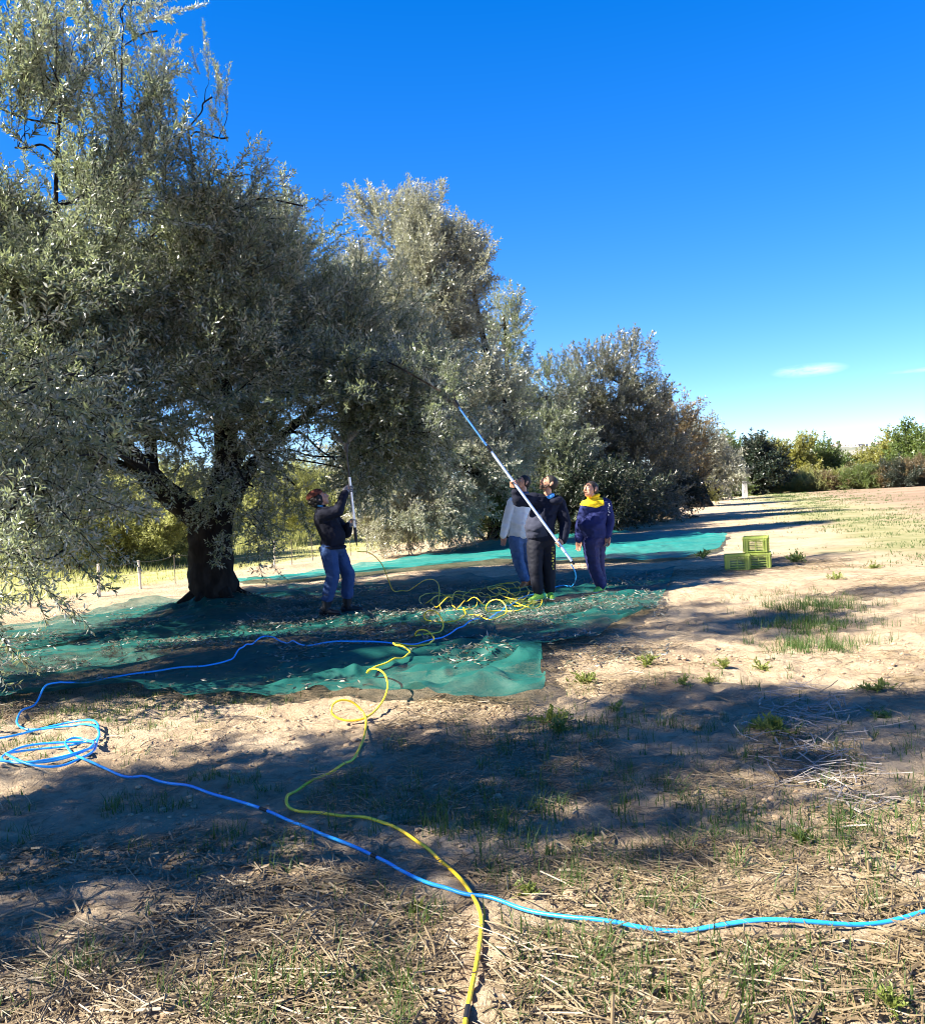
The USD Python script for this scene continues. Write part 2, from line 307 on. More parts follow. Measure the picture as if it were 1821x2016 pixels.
def axis_lines(lo, hi, step, far_lo, far_hi, grow=1.07):
    mid = list(np.arange(lo, hi, step))
    a, s = [], step
    x = lo
    while x > far_lo:
        s = min(s * grow, 400); x -= s; a.append(x)
    b, s = [], step
    x = mid[-1]
    while x < far_hi:
        s = min(s * grow, 400); x += s; b.append(x)
    return np.array(a[::-1] + mid + b)
xs = axis_lines(-4.0, 4.6, 0.028, -4000, 4000)
ys = axis_lines(2.3, 9.5, 0.028, -3000, 6000, 1.035)
gx, gy = np.meshgrid(xs, ys)
gz = ground(gx, gy)
V = np.stack([gx, gy, gz], -1).reshape(-1, 3)
ny, nx = gx.shape
idx = np.arange(ny * nx).reshape(ny, nx)
F = np.stack([idx[:-1, :-1], idx[:-1, 1:], idx[1:, 1:], idx[1:, :-1]], -1).reshape(-1, 4)
# meadow beyond the fence, ploughed field on the right
FEN = np.array([G(0, 1205), G(277, 1166), G(616, 1106), G(806, 1076), G(1000, 1040)])
def fence_side(x, y):
    """Positive beyond the fence (metres, about)."""
    a, b = FEN[0], FEN[-1]
    d = (b - a)[:2] / np.linalg.norm((b - a)[:2])
    return -(x - a[0]) * d[1] + (y - a[1]) * d[0]
FLD = [G(1821, 1135), G(1760, 1100), G(1640, 1045), G(1560, 1003), G(1500, 978)]
def field_edge(y):
    return np.interp(y, [p[1] for p in FLD] + [300, 2000], [p[0] for p in FLD] + [FLD[-1][0] * 3, 900])
field_edge_near = lambda y: field_edge(y)
def field_side(x, y):
    return x - field_edge(y)
nzv = meshkit.fbm(np.stack([V[:, 0] * 0.5, V[:, 1] * 0.5, 0 * V[:, 0]], -1), 3, 77) - 0.5
mw = sstep(-0.3, 1.2, fence_side(V[:, 0], V[:, 1]) + nzv * 3)
fs = field_side(V[:, 0], V[:, 1]) * 0.6
gw = np.exp(-((fs - 0.9 + nzv * 3) / 1.1) ** 2) * sstep(14, 20, V[:, 1]) * 0.85
pw = sstep(1.2, 3.2, fs + nzv * 2) * sstep(10, 16, V[:, 1])
def ground_sheet(name, faces, label):
    used, inv = np.unique(faces, return_inverse=True)
    m = usdkit.mesh(stage, f'/World/{name}', (V[used], inv.reshape(-1, 4)), M['soil'], smooth=True)
    api = UsdGeom.PrimvarsAPI(m)
    for k, w in (('meadow_weight', mw), ('plough_weight', pw), ('green_weight', gw)):
        api.CreatePrimvar(k, Sdf.ValueTypeNames.FloatArray, 'vertex').Set(Vt.FloatArray.FromNumpy(w[used].astype(np.float32)))
    data(m.GetPrim(), kind='structure', label=label)
fc = V[F].mean(1)
is_m = fence_side(fc[:, 0], fc[:, 1]) > 0.4
is_p = ~is_m & (field_side(fc[:, 0], fc[:, 1]) * 0.6 > 1.6) & (fc[:, 1] > 12)
ground_sheet('ground', F[~is_m & ~is_p], 'pale dry soil of the olive grove strewn with straw')
ground_sheet('meadow', F[is_m], 'sunlit yellow green meadow beyond the wire fence')
ground_sheet('ploughed_field', F[is_p], 'brown ploughed field to the right of the grove')
# ------------------------------------------------------------------ mesh helpers
def catmull(pts, per=8):
    p = np.asarray(pts, float)
    p = np.vstack([2 * p[0] - p[1], p, 2 * p[-1] - p[-2]])
    out = []
    for i in range(1, len(p) - 2):
        t = np.linspace(0, 1, per, endpoint=False)[:, None]
        a, b, c, d = p[i - 1:i + 3]
        out.append(0.5 * (2 * b + (c - a) * t + (2 * a - 5 * b + 4 * c - d) * t ** 2 + (3 * b - a - 3 * c + d) * t ** 3))
    return np.vstack(out + [p[-2:-1]])
def tube(pts, rad, sides=6, wob=0.0, seed=0, cap=True):
    p = np.asarray(pts, float)
    n = len(p)
    r = np.broadcast_to(np.asarray(rad, float), (n,)).copy()
    t = np.gradient(p, axis=0)
    t /= np.linalg.norm(t, axis=1, keepdims=True) + 1e-12
    u = np.cross(t[0], [0.3, 0.9, 0.2]); u /= np.linalg.norm(u) + 1e-12
    us = []
    for k in range(n):
        u = u - t[k] * (u @ t[k]); u /= np.linalg.norm(u) + 1e-12
        us.append(u)
    us = np.array(us); vs = np.cross(t, us)
    a = np.linspace(0, 2 * np.pi, sides, endpoint=False)
    rr = r[:, None] * np.ones(sides)
    if wob:
        q = np.stack([np.cos(a)[None] * 1.6 + 0 * rr, np.sin(a)[None] * 1.6 + 0 * rr, (np.arange(n) * 0.22)[:, None] + 0 * rr], -1)
        rr = rr * (1 + wob * 2 * (meshkit.fbm(q * 1.5 + seed, 3, seed) - 0.5))
    ring = p[:, None] + rr[..., None] * (np.cos(a)[None, :, None] * us[:, None] + np.sin(a)[None, :, None] * vs[:, None])
    v = ring.reshape(-1, 3)
    i = np.arange(n * sides).reshape(n, sides)
    j = np.roll(i, -1, 1)
    f = np.stack([i[:-1], j[:-1], j[1:], i[1:]], -1).reshape(-1, 4)
    f = np.vstack([f[:, [0, 1, 2]], f[:, [0, 2, 3]]])
    if cap:
        v = np.vstack([v, p[0], p[-1]])
        f = np.vstack([f, np.stack([j[0], i[0], np.full(sides, n * sides)], 1), np.stack([i[-1], j[-1], np.full(sides, n * sides + 1)], 1)])
    return v, f
def join(parts):
    vs, fs, n = [], [], 0
    for v, f in parts:
        vs.append(v); fs.append(np.asarray(f) + n); n += len(v)
    return np.vstack(vs), np.vstack(fs)
def box(cx, cy, cz, sx, sy, sz):
    b = trimesh.creation.box((sx, sy, sz)); b.apply_translation((cx, cy, cz))
    return np.array(b.vertices), np.array(b.faces)
def unit(v):
    v = np.asarray(v, float)
    return v / (np.linalg.norm(v, axis=-1, keepdims=True) + 1e-12)

# ------------------------------------------------------------------ leaves and sprays
def leaves_mesh(base, direc, normal, length, width):
    """One folded lance-shaped blade of two triangles per row."""
    side = unit(np.cross(direc, normal))
    nrm = np.cross(side, direc)
    L, W = np.asarray(length)[:, None], np.asarray(width)[:, None]
    mid = base + direc * L * 0.48
    a = base
    b = mid + side * W * 0.5 + nrm * W * 0.16
    c = base + direc * L - nrm * L * 0.06
    d = mid - side * W * 0.5 + nrm * W * 0.16
    v = np.stack([a, b, c, d], 1).reshape(-1, 3)
    k = np.arange(len(base)) * 4
    f = np.vstack([np.stack([k, k + 1, k + 2], 1), np.stack([k, k + 2, k + 3], 1)])
    return v, f
def spray(seed, L=0.72, twigs=9, twig_len=(0.16, 0.34), ll=0.072, lw=0.0215, gap=0.036, spread=0.75, droop=0.0, stem=True):
    r = np.random.default_rng(seed)
    stems, B, D, N = [], [], [], []
    def shoot(p0, d0, ln, rad, every):
        n = max(4, int(ln / 0.07))
        bend = r.normal(0, 0.25, 3) - np.array([0, 0, droop])
        pts = [p0]
        d = d0
        for k in range(n):
            d = unit(d + bend / n)
            pts.append(pts[-1] + d * ln / n)
        pts = np.array(pts)
        stems.append(tube(pts, np.linspace(rad, rad * 0.35, len(pts)), 3, cap=False))
        cnt = int(ln / every)
        for k in range(cnt):
            t = (k + 0.6 + r.uniform(-0.3, 0.3)) / cnt * n
            i = min(int(t), n - 1)
            q = pts[i] + (pts[i + 1] - pts[i]) * (t - i)
            ax = unit(pts[i + 1] - pts[i])
            ph = k * 1.571 + r.normal(0, 0.4)
            e1 = unit(np.cross(ax, [0.21, 0.77, 0.6])); e2 = np.cross(ax, e1)
            for sgn in (0, math.pi):
                out = math.cos(ph + sgn) * e1 + math.sin(ph + sgn) * e2
                dd = unit(ax * r.uniform(0.5, 1.1) + out * r.uniform(0.6, 1.0) + r.normal(0, 0.15, 3))
                B.append(q); D.append(dd); N.append(unit(ax * 0.9 - out * 0.3 + r.normal(0, 0.45, 3)))
        return pts
    main = shoot(np.zeros(3), np.array([0, 0, 1.0]), L, 0.006, gap)
    for k in range(twigs):
        t = 0.12 + 0.80 * k / twigs
        i = min(int(t * (len(main) - 1)), len(main) - 2)
        ph = k * 2.4 + r.normal(0, 0.3)
        d = unit(np.array([math.cos(ph) * spread, math.sin(ph) * spread, 0.75]) + r.normal(0, 0.12, 3))
        shoot(main[i], d, r.uniform(*twig_len) * (1.15 - 0.6 * t), 0.0028, gap)
    B, D, N = map(np.array, (B, D, N))
    ln = ll * r.uniform(0.7, 1.2, len(B))
    lv, lf = leaves_mesh(B, D, N, ln, lw * r.uniform(0.75, 1.25, len(B)))
    return (lv, lf), join(stems)
def quats(axis, roll):
    """Rotations that take +z to axis, then roll about it."""
    z = np.array([0, 0, 1.0])
    c = np.cross(np.broadcast_to(z, axis.shape), axis)
    w = 1 + axis[:, 2]
    flip = w < 1e-5
    q = np.column_stack([c, w]); q[flip] = [1, 0, 0, 0]
    q /= np.linalg.norm(q, axis=1, keepdims=True)
    return (Rot.from_quat(q) * Rot.from_rotvec(np.outer(roll, z))).as_quat()
SPRAYS = {
    'fine': [spray(1), spray(2, L=0.85, twigs=10), spray(3, L=0.6, twigs=8, spread=1.0), spray(4, L=0.8, twigs=7, spread=0.5)],
    'upright': [spray(5, L=1.05, twigs=9, spread=0.38, twig_len=(0.15, 0.3)), spray(6, L=0.9, twigs=8, spread=0.45), spray(7, L=1.2, twigs=10, spread=0.33)],
    'droop': [spray(8, L=0.9, twigs=9, droop=0.9), spray(9, L=0.75, twigs=8, droop=1.0, spread=0.9)],
    'mid': [spray(10, L=0.8, twigs=9, ll=0.10, lw=0.031, gap=0.055), spray(11, L=0.9, twigs=8, ll=0.10, lw=0.030, gap=0.055, spread=0.5), spray(12, L=0.7, twigs=9, ll=0.095, lw=0.03, gap=0.052, spread=1.0)],
    'broad': [spray(13, L=0.9, twigs=9, ll=0.12, lw=0.075, gap=0.085), spray(14, L=0.8, twigs=8, ll=0.12, lw=0.08, gap=0.085, spread=1.0)],
    'shrub': [spray(15, L=0.5, twigs=8, ll=0.06, lw=0.03, gap=0.04, spread=1.0), spray(16, L=0.6, twigs=9, ll=0.06, lw=0.028, gap=0.04, spread=0.7)],
}
def instancer(parent, name, pos, quat, scale, which, protos, leaf, twig='twig_bark', label=None):
    path = f'{parent.GetPath()}/{name}'
    pi = UsdGeom.PointInstancer.Define(stage, path)
    targets = []
    for k, ((lv, lf), (sv, sf)) in enumerate(protos):
        root = UsdGeom.Xform.Define(stage, f'{path}/leaf_spray' + (f'_{k:03d}' if k else ''))
        usdkit.mesh(stage, f'{root.GetPath()}/leaf', (lv, lf), M[leaf])
        usdkit.mesh(stage, f'{root.GetPath()}/twig', (sv, sf), M[twig])
        targets.append(root.GetPath())
    pi.CreatePrototypesRel().SetTargets(targets)
    pi.CreatePositionsAttr(Vt.Vec3fArray.FromNumpy(np.asarray(pos, np.float32)))
    pi.CreateOrientationsAttr(Vt.QuathArray([Gf.Quath(float(q[3]), float(q[0]), float(q[1]), float(q[2])) for q in quat]))
    sc = np.repeat(np.asarray(scale, np.float32)[:, None], 3, 1)
    pi.CreateScalesAttr(Vt.Vec3fArray.FromNumpy(sc))
    pi.CreateProtoIndicesAttr(Vt.IntArray.FromNumpy(np.asarray(which, np.int32)))
    return data(pi.GetPrim(), kind='stuff', label=label)

def lobe_points(c, rad, n, r, gapiness=0.44, nscale=1.1, seed=0):
    """Points in an ellipsoid, more towards its surface, thinned where a noise makes gaps."""
    out = np.zeros((0, 3)); dirs = np.zeros((0, 3))
    for _ in range(12):
        d = unit(r.normal(size=(n * 2, 3)))
        s = r.uniform(0, 1, n * 2) ** (1 / 2.4)
        p = c + d * s[:, None] * rad
        keep = meshkit.fbm(p * nscale, 2, seed) > gapiness + 0.06 * (s > 0.8)
        out = np.vstack([out, p[keep]]); dirs = np.vstack([dirs, d[keep]])
        if len(out) >= n:
            break
    return out[:n], dirs[:n]
def branch_curve(a, b, r, sag=0.12, up=0.25):
    ln = np.linalg.norm(b - a)
    m1 = a + (b - a) * 0.35 + r.normal(0, sag * ln * 0.5, 3) + [0, 0, up * ln * 0.3]
    m2 = a + (b - a) * 0.7 + r.normal(0, sag * ln * 0.5, 3) + [0, 0, up * ln * 0.25]
    return catmull([a, m1, m2, b], 5)

def tree(name, label, cat, base, trunk, lobes, leaf='olive_leaf', protos='fine', dens=1.0, up=0.5, scale=(0.8, 1.25), seed=1, group=None,
         bark='bark', gap=0.44, sub=7, twig='twig_bark', nscale=1.1, thin=1.0, roots=()):
    """trunk: list of limbs, each a list of (point, radius); lobes: (centre, (rx, ry, rz), upness or None, proto or None)."""
    r = np.random.default_rng(seed)
    base = np.asarray(base, float)
    t = thing(name, label, cat, base, group=group)
    tr, nodes = [], []
    for k, limb in enumerate(trunk):
        pts = catmull([np.asarray(p, float) for p, _ in limb], 7)
        rr = np.interp(np.linspace(0, len(limb) - 1, len(pts)), range(len(limb)), [q for _, q in limb])
        tr.append(tube(pts, rr, 16 if rr.max() > 0.15 else 8, wob=0.28, seed=seed + k))
        nodes += [(p, q) for p, q in zip(pts[len(pts) // 3 if k == 0 else 0:], rr[len(pts) // 3 if k == 0 else 0:])]
    for k, limb in enumerate(roots):
        pts = catmull([np.asarray(p, float) for p, _ in limb], 5)
        tr.append(tube(pts, np.interp(np.linspace(0, len(limb) - 1, len(pts)), range(len(limb)), [q for _, q in limb]), 9, wob=.3, seed=seed + 40 + k))
    obj('trunk', join(tr), bark, t, smooth=True, loc=base)
    npos = np.array([p for p, _ in nodes]); nrad = np.array([q for _, q in nodes])
    br, pos, ax, sc, wh, pk = [], [], [], [], [], []
    keys = []
    for li, (c, rad, upn, pr) in enumerate(lobes):
        c, rad = np.asarray(c, float), np.asarray(rad, float)
        pr = pr or protos
        upn = up if upn is None else upn
        if pr not in keys:
            keys.append(pr)
        vol = 4.19 * rad.prod()
        n = max(6, int(dens * 30 * vol ** 0.86 * (.5 if pr == 'upright' else 1)))
        pts, dr = lobe_points(c, rad, n, r, .36 if rad.max() < .95 and base[1] < 20 else gap - .04 if rad.max() < 1.4 and base[1] < 20 else gap, nscale, seed + 3)
        dd = np.linalg.norm(npos - c, axis=1) + np.clip(npos[:, 2] - c[2], 0, 9) * 0.8
        j = dd.argmin()
        if upn <= 0.15:
            dd = dd + np.clip(c[2] + .5 - npos[:, 2], 0, 9) * 2
            dd = dd + 6 * (nrad > .19)
            j = dd.argmin()
        if dd[j] < .08:
            j = max(0, j - 4)
        curve = branch_curve(npos[j] + [0, 0, -.01], c, r)
        r0 = min(nrad[j] * 0.7, 0.028 * thin + 0.016 * np.linalg.norm(npos[j] - c) * thin)
        if upn <= .15:
            r0 *= .5
        if base[1] < 20:
            r0 = min(r0, .011 if rad.max() < .56 else .03)
        br.append(tube(curve, np.linspace(r0, 0.014 * thin, len(curve)), 6, cap=False))
        for s in range(min(sub, 1 + len(pts) // 12)):
            if not len(pts):
                break
            e = pts[r.integers(len(pts))]
            b2 = branch_curve(curve[r.integers(len(curve) // 2, len(curve))], e, r, up=0.5)
            br.append(tube(b2, np.linspace(0.013, 0.004, len(b2)) * thin * (.65 if base[1] < 20 else 1), 4, cap=False))
        a = unit(dr * 0.75 + np.array([0, 0, upn]) + r.normal(0, 0.38, pts.shape))
        pos.append(pts); ax.append(a); sc.append(r.uniform(*scale, len(pts)) * (1 if protos == 'broad' else np.clip(max(rad[0] / .65, .45), .45, 1) if base[1] < 20 else 1))
        off = sum(len(SPRAYS[k]) for k in keys[:keys.index(pr)])
        wh.append(off + r.integers(0, len(SPRAYS[pr]), len(pts)))
    obj('branch', join(br), twig if thin < 2 else bark, t, loc=base)
    pos, ax = np.vstack(pos), np.vstack(ax)
    instancer(t, 'crown', pos - base, quats(ax, r.uniform(0, 6.28, len(ax))), np.concatenate(sc), np.concatenate(wh), [s for k in keys for s in SPRAYS[k]], leaf, twig)
    return t
KS = 13.9 / 11.8                              # from the first estimate of the tree's distance to its distance
def lob(u, v, d, rx, rz, ry=None, upn=None, pr=None):
    return (P(u, v, d * KS), (rx * KS, (ry or rx) * KS, rz * KS), upn, pr)

# ---- the big olive in front
b1 = np.array([T1[0], T1[1], float(land(*T1))])
Q = lambda u, v, d=11.8: P(u, v, d * KS)
trunk1 = [[(b1 - [0, 0, .15], .46), (Q(421, 1165), .37), (Q(416, 1110), .32), (Q(414, 1050), .31), (Q(430, 1000), .27), (Q(445, 920, 11.9), .19), (Q(440, 800, 12), .13), (Q(420, 620, 12.1), .07), (Q(390, 420, 12.2), .035), (Q(370, 250, 12.2), .015)],
          [(Q(405, 1035), .2), (Q(360, 995, 11.7), .19), (Q(305, 950, 11.5), .17), (Q(262, 900, 11.2), .13), (Q(190, 820, 10.8), .09), (Q(120, 640, 10.6), .065), (Q(110, 400, 10.8), .03), (Q(120, 180, 11), .015)],
          [(Q(440, 1000), .16), (Q(510, 900, 12.3), .09), (Q(600, 820, 12.9), .06), (Q(690, 760, 13.1), .04)],
          [(Q(300, 945, 11.5), .1), (Q(290, 800, 11.6), .09), (Q(260, 560, 11.8), .05), (Q(240, 300, 12), .025), (Q(240, 90, 12), .012)],
          [(Q(430, 990), .14), (Q(470, 900, 12.6), .1), (Q(540, 780, 13.6), .06)],
          [(Q(280, 930, 11.3), .1), (Q(180, 900, 12.2), .08), (Q(100, 850, 12.8), .05)]]
roots1 = []
for k, (a, l) in enumerate([(200, .62), (250, .6), (310, .6), (5, .75), (120, .6)]):
    a = math.radians(a)
    roots1.append([(b1 + [0.12 * math.cos(a), 0.12 * math.sin(a), .24], .13), (b1 + [0.4 * math.cos(a), 0.4 * math.sin(a), .03], .09), (b1 + [l * math.cos(a), l * math.sin(a), -.1], .06)])
lobes1 = [
    lob(40, 700, 10.4, 1.35, 1.25, upn=.3), lob(110, 860, 10.2, 1.0, .85, upn=.1), lob(-110, 860, 10, 1.2, 1.2), lob(30, 960, 7.4, .66, .46, upn=-.1, pr='droop'),
    lob(15, 1090, 6.4, .35, .40, upn=-.3, pr='droop'), lob(75, 1030, 6.9, .41, .38, upn=-.2, pr='droop'), lob(120, 870, 7.6, .5, .45, upn=.0), lob(30, 780, 7.8, .6, .6, upn=.1), lob(-60, 1130, 6.2, .44, .40, upn=-.4, pr='droop'),
    lob(-180, 560, 10.5, 1.6, 1.6), lob(60, 520, 10.8, 1.2, 1.1), lob(190, 640, 11.2, .95, .9), lob(230, 780, 11, .55, .6),
    lob(30, 290, 11, .75, 1.1, upn=1.1, pr='upright'), lob(110, 150, 11, .5, .95, upn=1.3, pr='upright'), lob(20, 60, 11, .45, .9, upn=1.4, pr='upright'), lob(150, 400, 11.2, .95, .8, upn=.8, pr='upright'), lob(-120, 250, 11, .9, 1.3, upn=1., pr='upright'),
    lob(235, 210, 11.8, .55, .95, upn=1.2, pr='upright'), lob(310, 60, 12, .28, .9, upn=1.3, pr='upright'), lob(250, 0, 12, .5, .9, upn=1.3, pr='upright'), lob(320, 300, 12, .6, .7, upn=1.3, pr='upright'), lob(290, 480, 11.8, .9, .8, upn=.7),
    lob(418, 190, 12.4, .26, .55, upn=2.4, pr='upright'), lob(450, 270, 12.4, .36, .55, upn=1.6, pr='upright'), lob(412, 400, 12.2, .62, .75, upn=1.0), lob(480, 345, 12.3, .26, .4, upn=1.0),
    lob(400, 560, 12, 1.0, .8, upn=.6), lob(480, 550, 12.3, .55, .7, upn=.7), lob(555, 505, 12.4, .3, .42, upn=.9), lob(597, 405, 12.5, .2, .22, upn=.5), lob(560, 430, 12.5, .2, .22, upn=.5), lob(545, 640, 12.2, .7, .6),
    lob(380, 700, 11.9, .65, .6), lob(470, 770, 11.6, .75, .7, upn=.3), lob(640, 690, 12.4, .95, .75, upn=.3), lob(740, 760, 12.6, .9, .85, upn=.2), lob(620, 830, 12.3, 1.0, .7, upn=.1), lob(800, 800, 12.8, .55, .75, upn=.1),
    lob(760, 880, 12.6, .65, .5, upn=-.1), lob(868, 770, 11.0, .36, .34, upn=.1), lob(845, 750, 11.5, .45, .45, upn=.1), lob(850, 850, 11.6, .4, .4, upn=-.1), lob(825, 790, 12.1, .5, .5, upn=.1), lob(660, 905, 12.2, .55, .36, upn=-.3, pr='droop'), lob(560, 740, 12.8, .9, .8), lob(700, 640, 13.2, .8, .6),
    lob(440, 900, 11.4, .62, .5, upn=.1), lob(500, 960, 11.6, .5, .42, upn=-.2, pr='droop'), lob(425, 985, 11.3, .3, .22, upn=.2), lob(520, 1050, 11.8, .26, .42, upn=-.5, pr='droop'), lob(470, 1000, 11.3, .4, .36, upn=-.2, pr='droop'),
    lob(580, 955, 12, .4, .3, upn=-.3, pr='droop'), lob(695, 945, 11.9, .34, .26, upn=-.1), lob(690, 900, 12.0, .4, .35), lob(340, 870, 11.6, .4, .5, upn=.2),
    lob(200, 500, 13.5, 1.3, 1.5), lob(500, 600, 14.2, 1.2, 1.3), lob(50, 700, 13.5, 1.4, 1.3), lob(350, 760, 14.4, .9, .8)]
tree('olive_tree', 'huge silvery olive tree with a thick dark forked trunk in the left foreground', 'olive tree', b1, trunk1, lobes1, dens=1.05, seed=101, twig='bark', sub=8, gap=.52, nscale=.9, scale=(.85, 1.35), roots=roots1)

# ---- the olive out of frame on the left whose shade lies across the foreground
def simple_olive(base, h, w, r, lean=(0, 0), n=9):
    base = np.asarray(base, float)
    top = base + [lean[0], lean[1], h * .28]
    tk = [[(base - [0, 0, .2], .42 * w / 3), (base + [0, 0, h * .1], .28 * w / 3), (top, .24 * w / 3), (base + [lean[0] * 2, lean[1] * 2, h * .55], .12 * w / 3), (base + [lean[0] * 2, lean[1] * 2, h * .85], .04)]]
    for k in range(4):
        a = k * 1.57 + r.uniform(0, 1)
        tk.append([(top - [0, 0, .2], .15 * w / 3), (top + [w * .3 * math.cos(a), w * .3 * math.sin(a), h * .12], .12 * w / 3), (top + [w * .6 * math.cos(a), w * .6 * math.sin(a), h * .3], .06 * w / 3)])
    lb = []
    for k in range(n):
        a = k * 2.4 + r.uniform(-.4, .4)
        q = r.uniform(.12, .6) * w
        lb.append((base + [q * math.cos(a) + lean[0], q * math.sin(a) + lean[1], h * r.uniform(.3, .78)], (w * r.uniform(.3, .42),) * 2 + (h * r.uniform(.14, .2),), None, None))
    for k in range(6):
        lb.append((base + [r.normal(0, w * .3), r.normal(0, w * .3), h * r.uniform(.66, .92)], (w * .3, w * .3, h * .10), 1.0, None))
    return tk, lb
r0 = np.random.default_rng(5)
for (tx, ty, th, tw_, lab, sd_) in [(-7.6, 2.95, 10.0, 1.9, 'olive tree just left of the view whose shade falls over the near ground', 102), (-9.4, 6.6, 12.8, 1.7, 'olive tree outside the view whose shade lies on the left of the nets', 112)]:
    t0 = np.array([tx, ty, float(land(tx, ty))])
    tk0, lb0 = simple_olive(t0, th, tw_, r0, n=13)
    tree('olive_tree', lab, 'olive tree', t0, tk0, lb0, dens=1.0, seed=sd_, gap=.45, scale=(.6, 1.0))

# ---- the row beyond
def at(u, v):
    p = G(u, v); p[2] = float(land(p[0], p[1])); return p
b2 = np.array([T2[0], T2[1], float(land(*T2))])
W = lambda u, v, d=26.9: P(u, v, d * KS)
KS = 27.9 / 26.9
tree('olive_tree', 'tall pale silver olive tree rising behind the second net and the three men', 'olive tree', b2,
     [[(b2 - [0, 0, .2], .6), (W(988, 1045), .4), (W(985, 980), .32), (W(960, 900), .28), (W(900, 780), .2), (W(850, 620), .12), (W(830, 480), .05)],
      [(W(983, 960), .25), (W(930, 920, 25.8), .2), (W(830, 860, 25), .14), (W(760, 800, 24.6), .1)],
      [(W(985, 960), .2), (W(1010, 860), .14), (W(960, 700), .1), (W(930, 560), .05)],
      [(W(900, 780), .14), (W(760, 640), .1), (W(700, 560), .05)]],
     [lob(725, 580, 26.6, 1.0, 1.0, upn=.9), lob(860, 540, 26.4, 1.5, 1.2, upn=.8), lob(700, 680, 26, 1.3, 1.2), lob(680, 630, 26.5, .8, 1.1, upn=.9), lob(760, 440, 27, .75, .6, upn=.9), lob(850, 470, 27, .9, .8, upn=1.), lob(895, 520, 27, .62, .8, upn=.8), lob(840, 600, 26.6, 1.5, 1.3, upn=.7),
      lob(780, 700, 26, 1.6, 1.3), lob(870, 660, 26.6, 1.0, 1.1), lob(840, 790, 25.4, 1.6, 1.2), lob(940, 800, 26, 1.3, 1.3), lob(760, 900, 24.6, 1.2, 1.0, upn=-.1), lob(820, 970, 24, 1.3, .9, upn=-.2), lob(745, 985, 24.2, .8, .85, upn=-.3),
      lob(900, 930, 24.8, 1.3, 1.1, upn=-.1), lob(880, 1010, 24.2, .8, .5, upn=-.3), lob(980, 900, 26, 1.0, 1.0), lob(800, 1030, 23.8, .5, .35, upn=-.4), lob(790, 400, 27, .4, .35, upn=1.2), lob(870, 420, 27, .35, .4, upn=1.2)],
     leaf='olive_leaf_pale', protos='mid', dens=1.25, seed=103, scale=(.8, 1.3), thin=1.6, sub=6, gap=.42)
b3 = at(1045, 1052)
d3 = b3[1]
KS = d3 / (2877 / 84.0)
d3 /= KS
tree('olive_tree', 'slim olive tree with a tall narrow top above the middle man', 'olive tree', b3,
     [[(b3 - [0, 0, .2], .45), (P(1040, 1000, d3 * KS), .3), (P(1020, 880, d3 * KS), .2), (P(1000, 740, d3 * KS), .1), (P(992, 620, d3 * KS), .04)]],
     [lob(990, 640, d3, .85, 1.0, upn=1.), lob(975, 670, d3, .7, .7, upn=.9), lob(1005, 720, d3, .7, .8), lob(990, 790, d3, 1.0, .8), lob(1080, 780, d3, 1.0, 1.0, upn=.8), lob(1020, 860, d3, 1.7, 1.4), lob(950, 860, d3, 1.4, 1.3),
      lob(1080, 900, d3 - .5, 1.6, 1.4), lob(1010, 960, d3 - 1, 1.6, 1.1, upn=0), lob(1100, 980, d3 - 1, 1.3, 1.0, upn=-.1), lob(940, 960, d3 - 1, 1.3, 1.1, upn=-.1)],
     leaf='olive_leaf', protos='mid', dens=.62, seed=104, scale=(.95, 1.5), thin=1.8, sub=5, gap=.40)
b4 = at(1200, 1035)
d4 = b4[1]
KS = d4 / (2877 / 67.0)
d4 /= KS
tree('olive_tree', 'broad grey olive tree right of the row behind the man in the yellow collar', 'olive tree', b4,
     [[(b4 - [0, 0, .2], .5), (P(1200, 1000, d4 * KS), .32), (P(1195, 920, d4 * KS), .22), (P(1210, 820, d4 * KS), .12), (P(1230, 730, d4 * KS), .04)]],
     [lob(1240, 730, d4, 1.0, 1.1, upn=.9), lob(1170, 740, d4, 1.2, 1.0, upn=.8), lob(1200, 810, d4, 2.0, 1.5), lob(1130, 830, d4, 1.6, 1.5), lob(1255, 820, d4, 1.4, 1.4), lob(1190, 900, d4, 2.2, 1.5), lob(1110, 930, d4, 1.7, 1.6),
      lob(1260, 900, d4, 1.8, 1.6), lob(1170, 980, d4 - 1, 2.0, 1.2, upn=0), lob(1250, 985, d4 - 1, 1.7, 1.1, upn=0), lob(1090, 870, d4, 1.2, 1.2)],
     leaf='olive_leaf_grey', protos='mid', dens=.50, seed=105, scale=(1.1, 1.7), thin=2, sub=5, gap=.40)
b5 = at(1322, 1018)
d5 = b5[1]
KS = d5 / (2877 / 50.0)
d5 /= KS
tree('olive_tree', 'smaller olive tree with yellowing rusty leaves at the right end of the near row', 'olive tree', b5,
     [[(b5 - [0, 0, .2], .4), (P(1322, 980, d5 * KS), .26), (P(1322, 900, d5 * KS), .16), (P(1325, 820, d5 * KS), .05)]],
     [lob(1325, 825, d5, 1.0, .9, upn=.6), lob(1300, 850, d5, 1.3, 1.3), lob(1345, 870, d5, 1.2, 1.2), lob(1310, 920, d5, 1.7, 1.4), lob(1345, 945, d5, 1.2, 1.2), lob(1300, 975, d5, 1.5, 1.1, upn=0)],
     leaf='rust_leaf', protos='mid', dens=.45, seed=106, scale=(1.2, 1.8), thin=2, sub=5, gap=.40)
b6 = at(1380, 998)
d6 = b6[1]
KS = d6 / (2877 / 30.0)
d6 /= KS
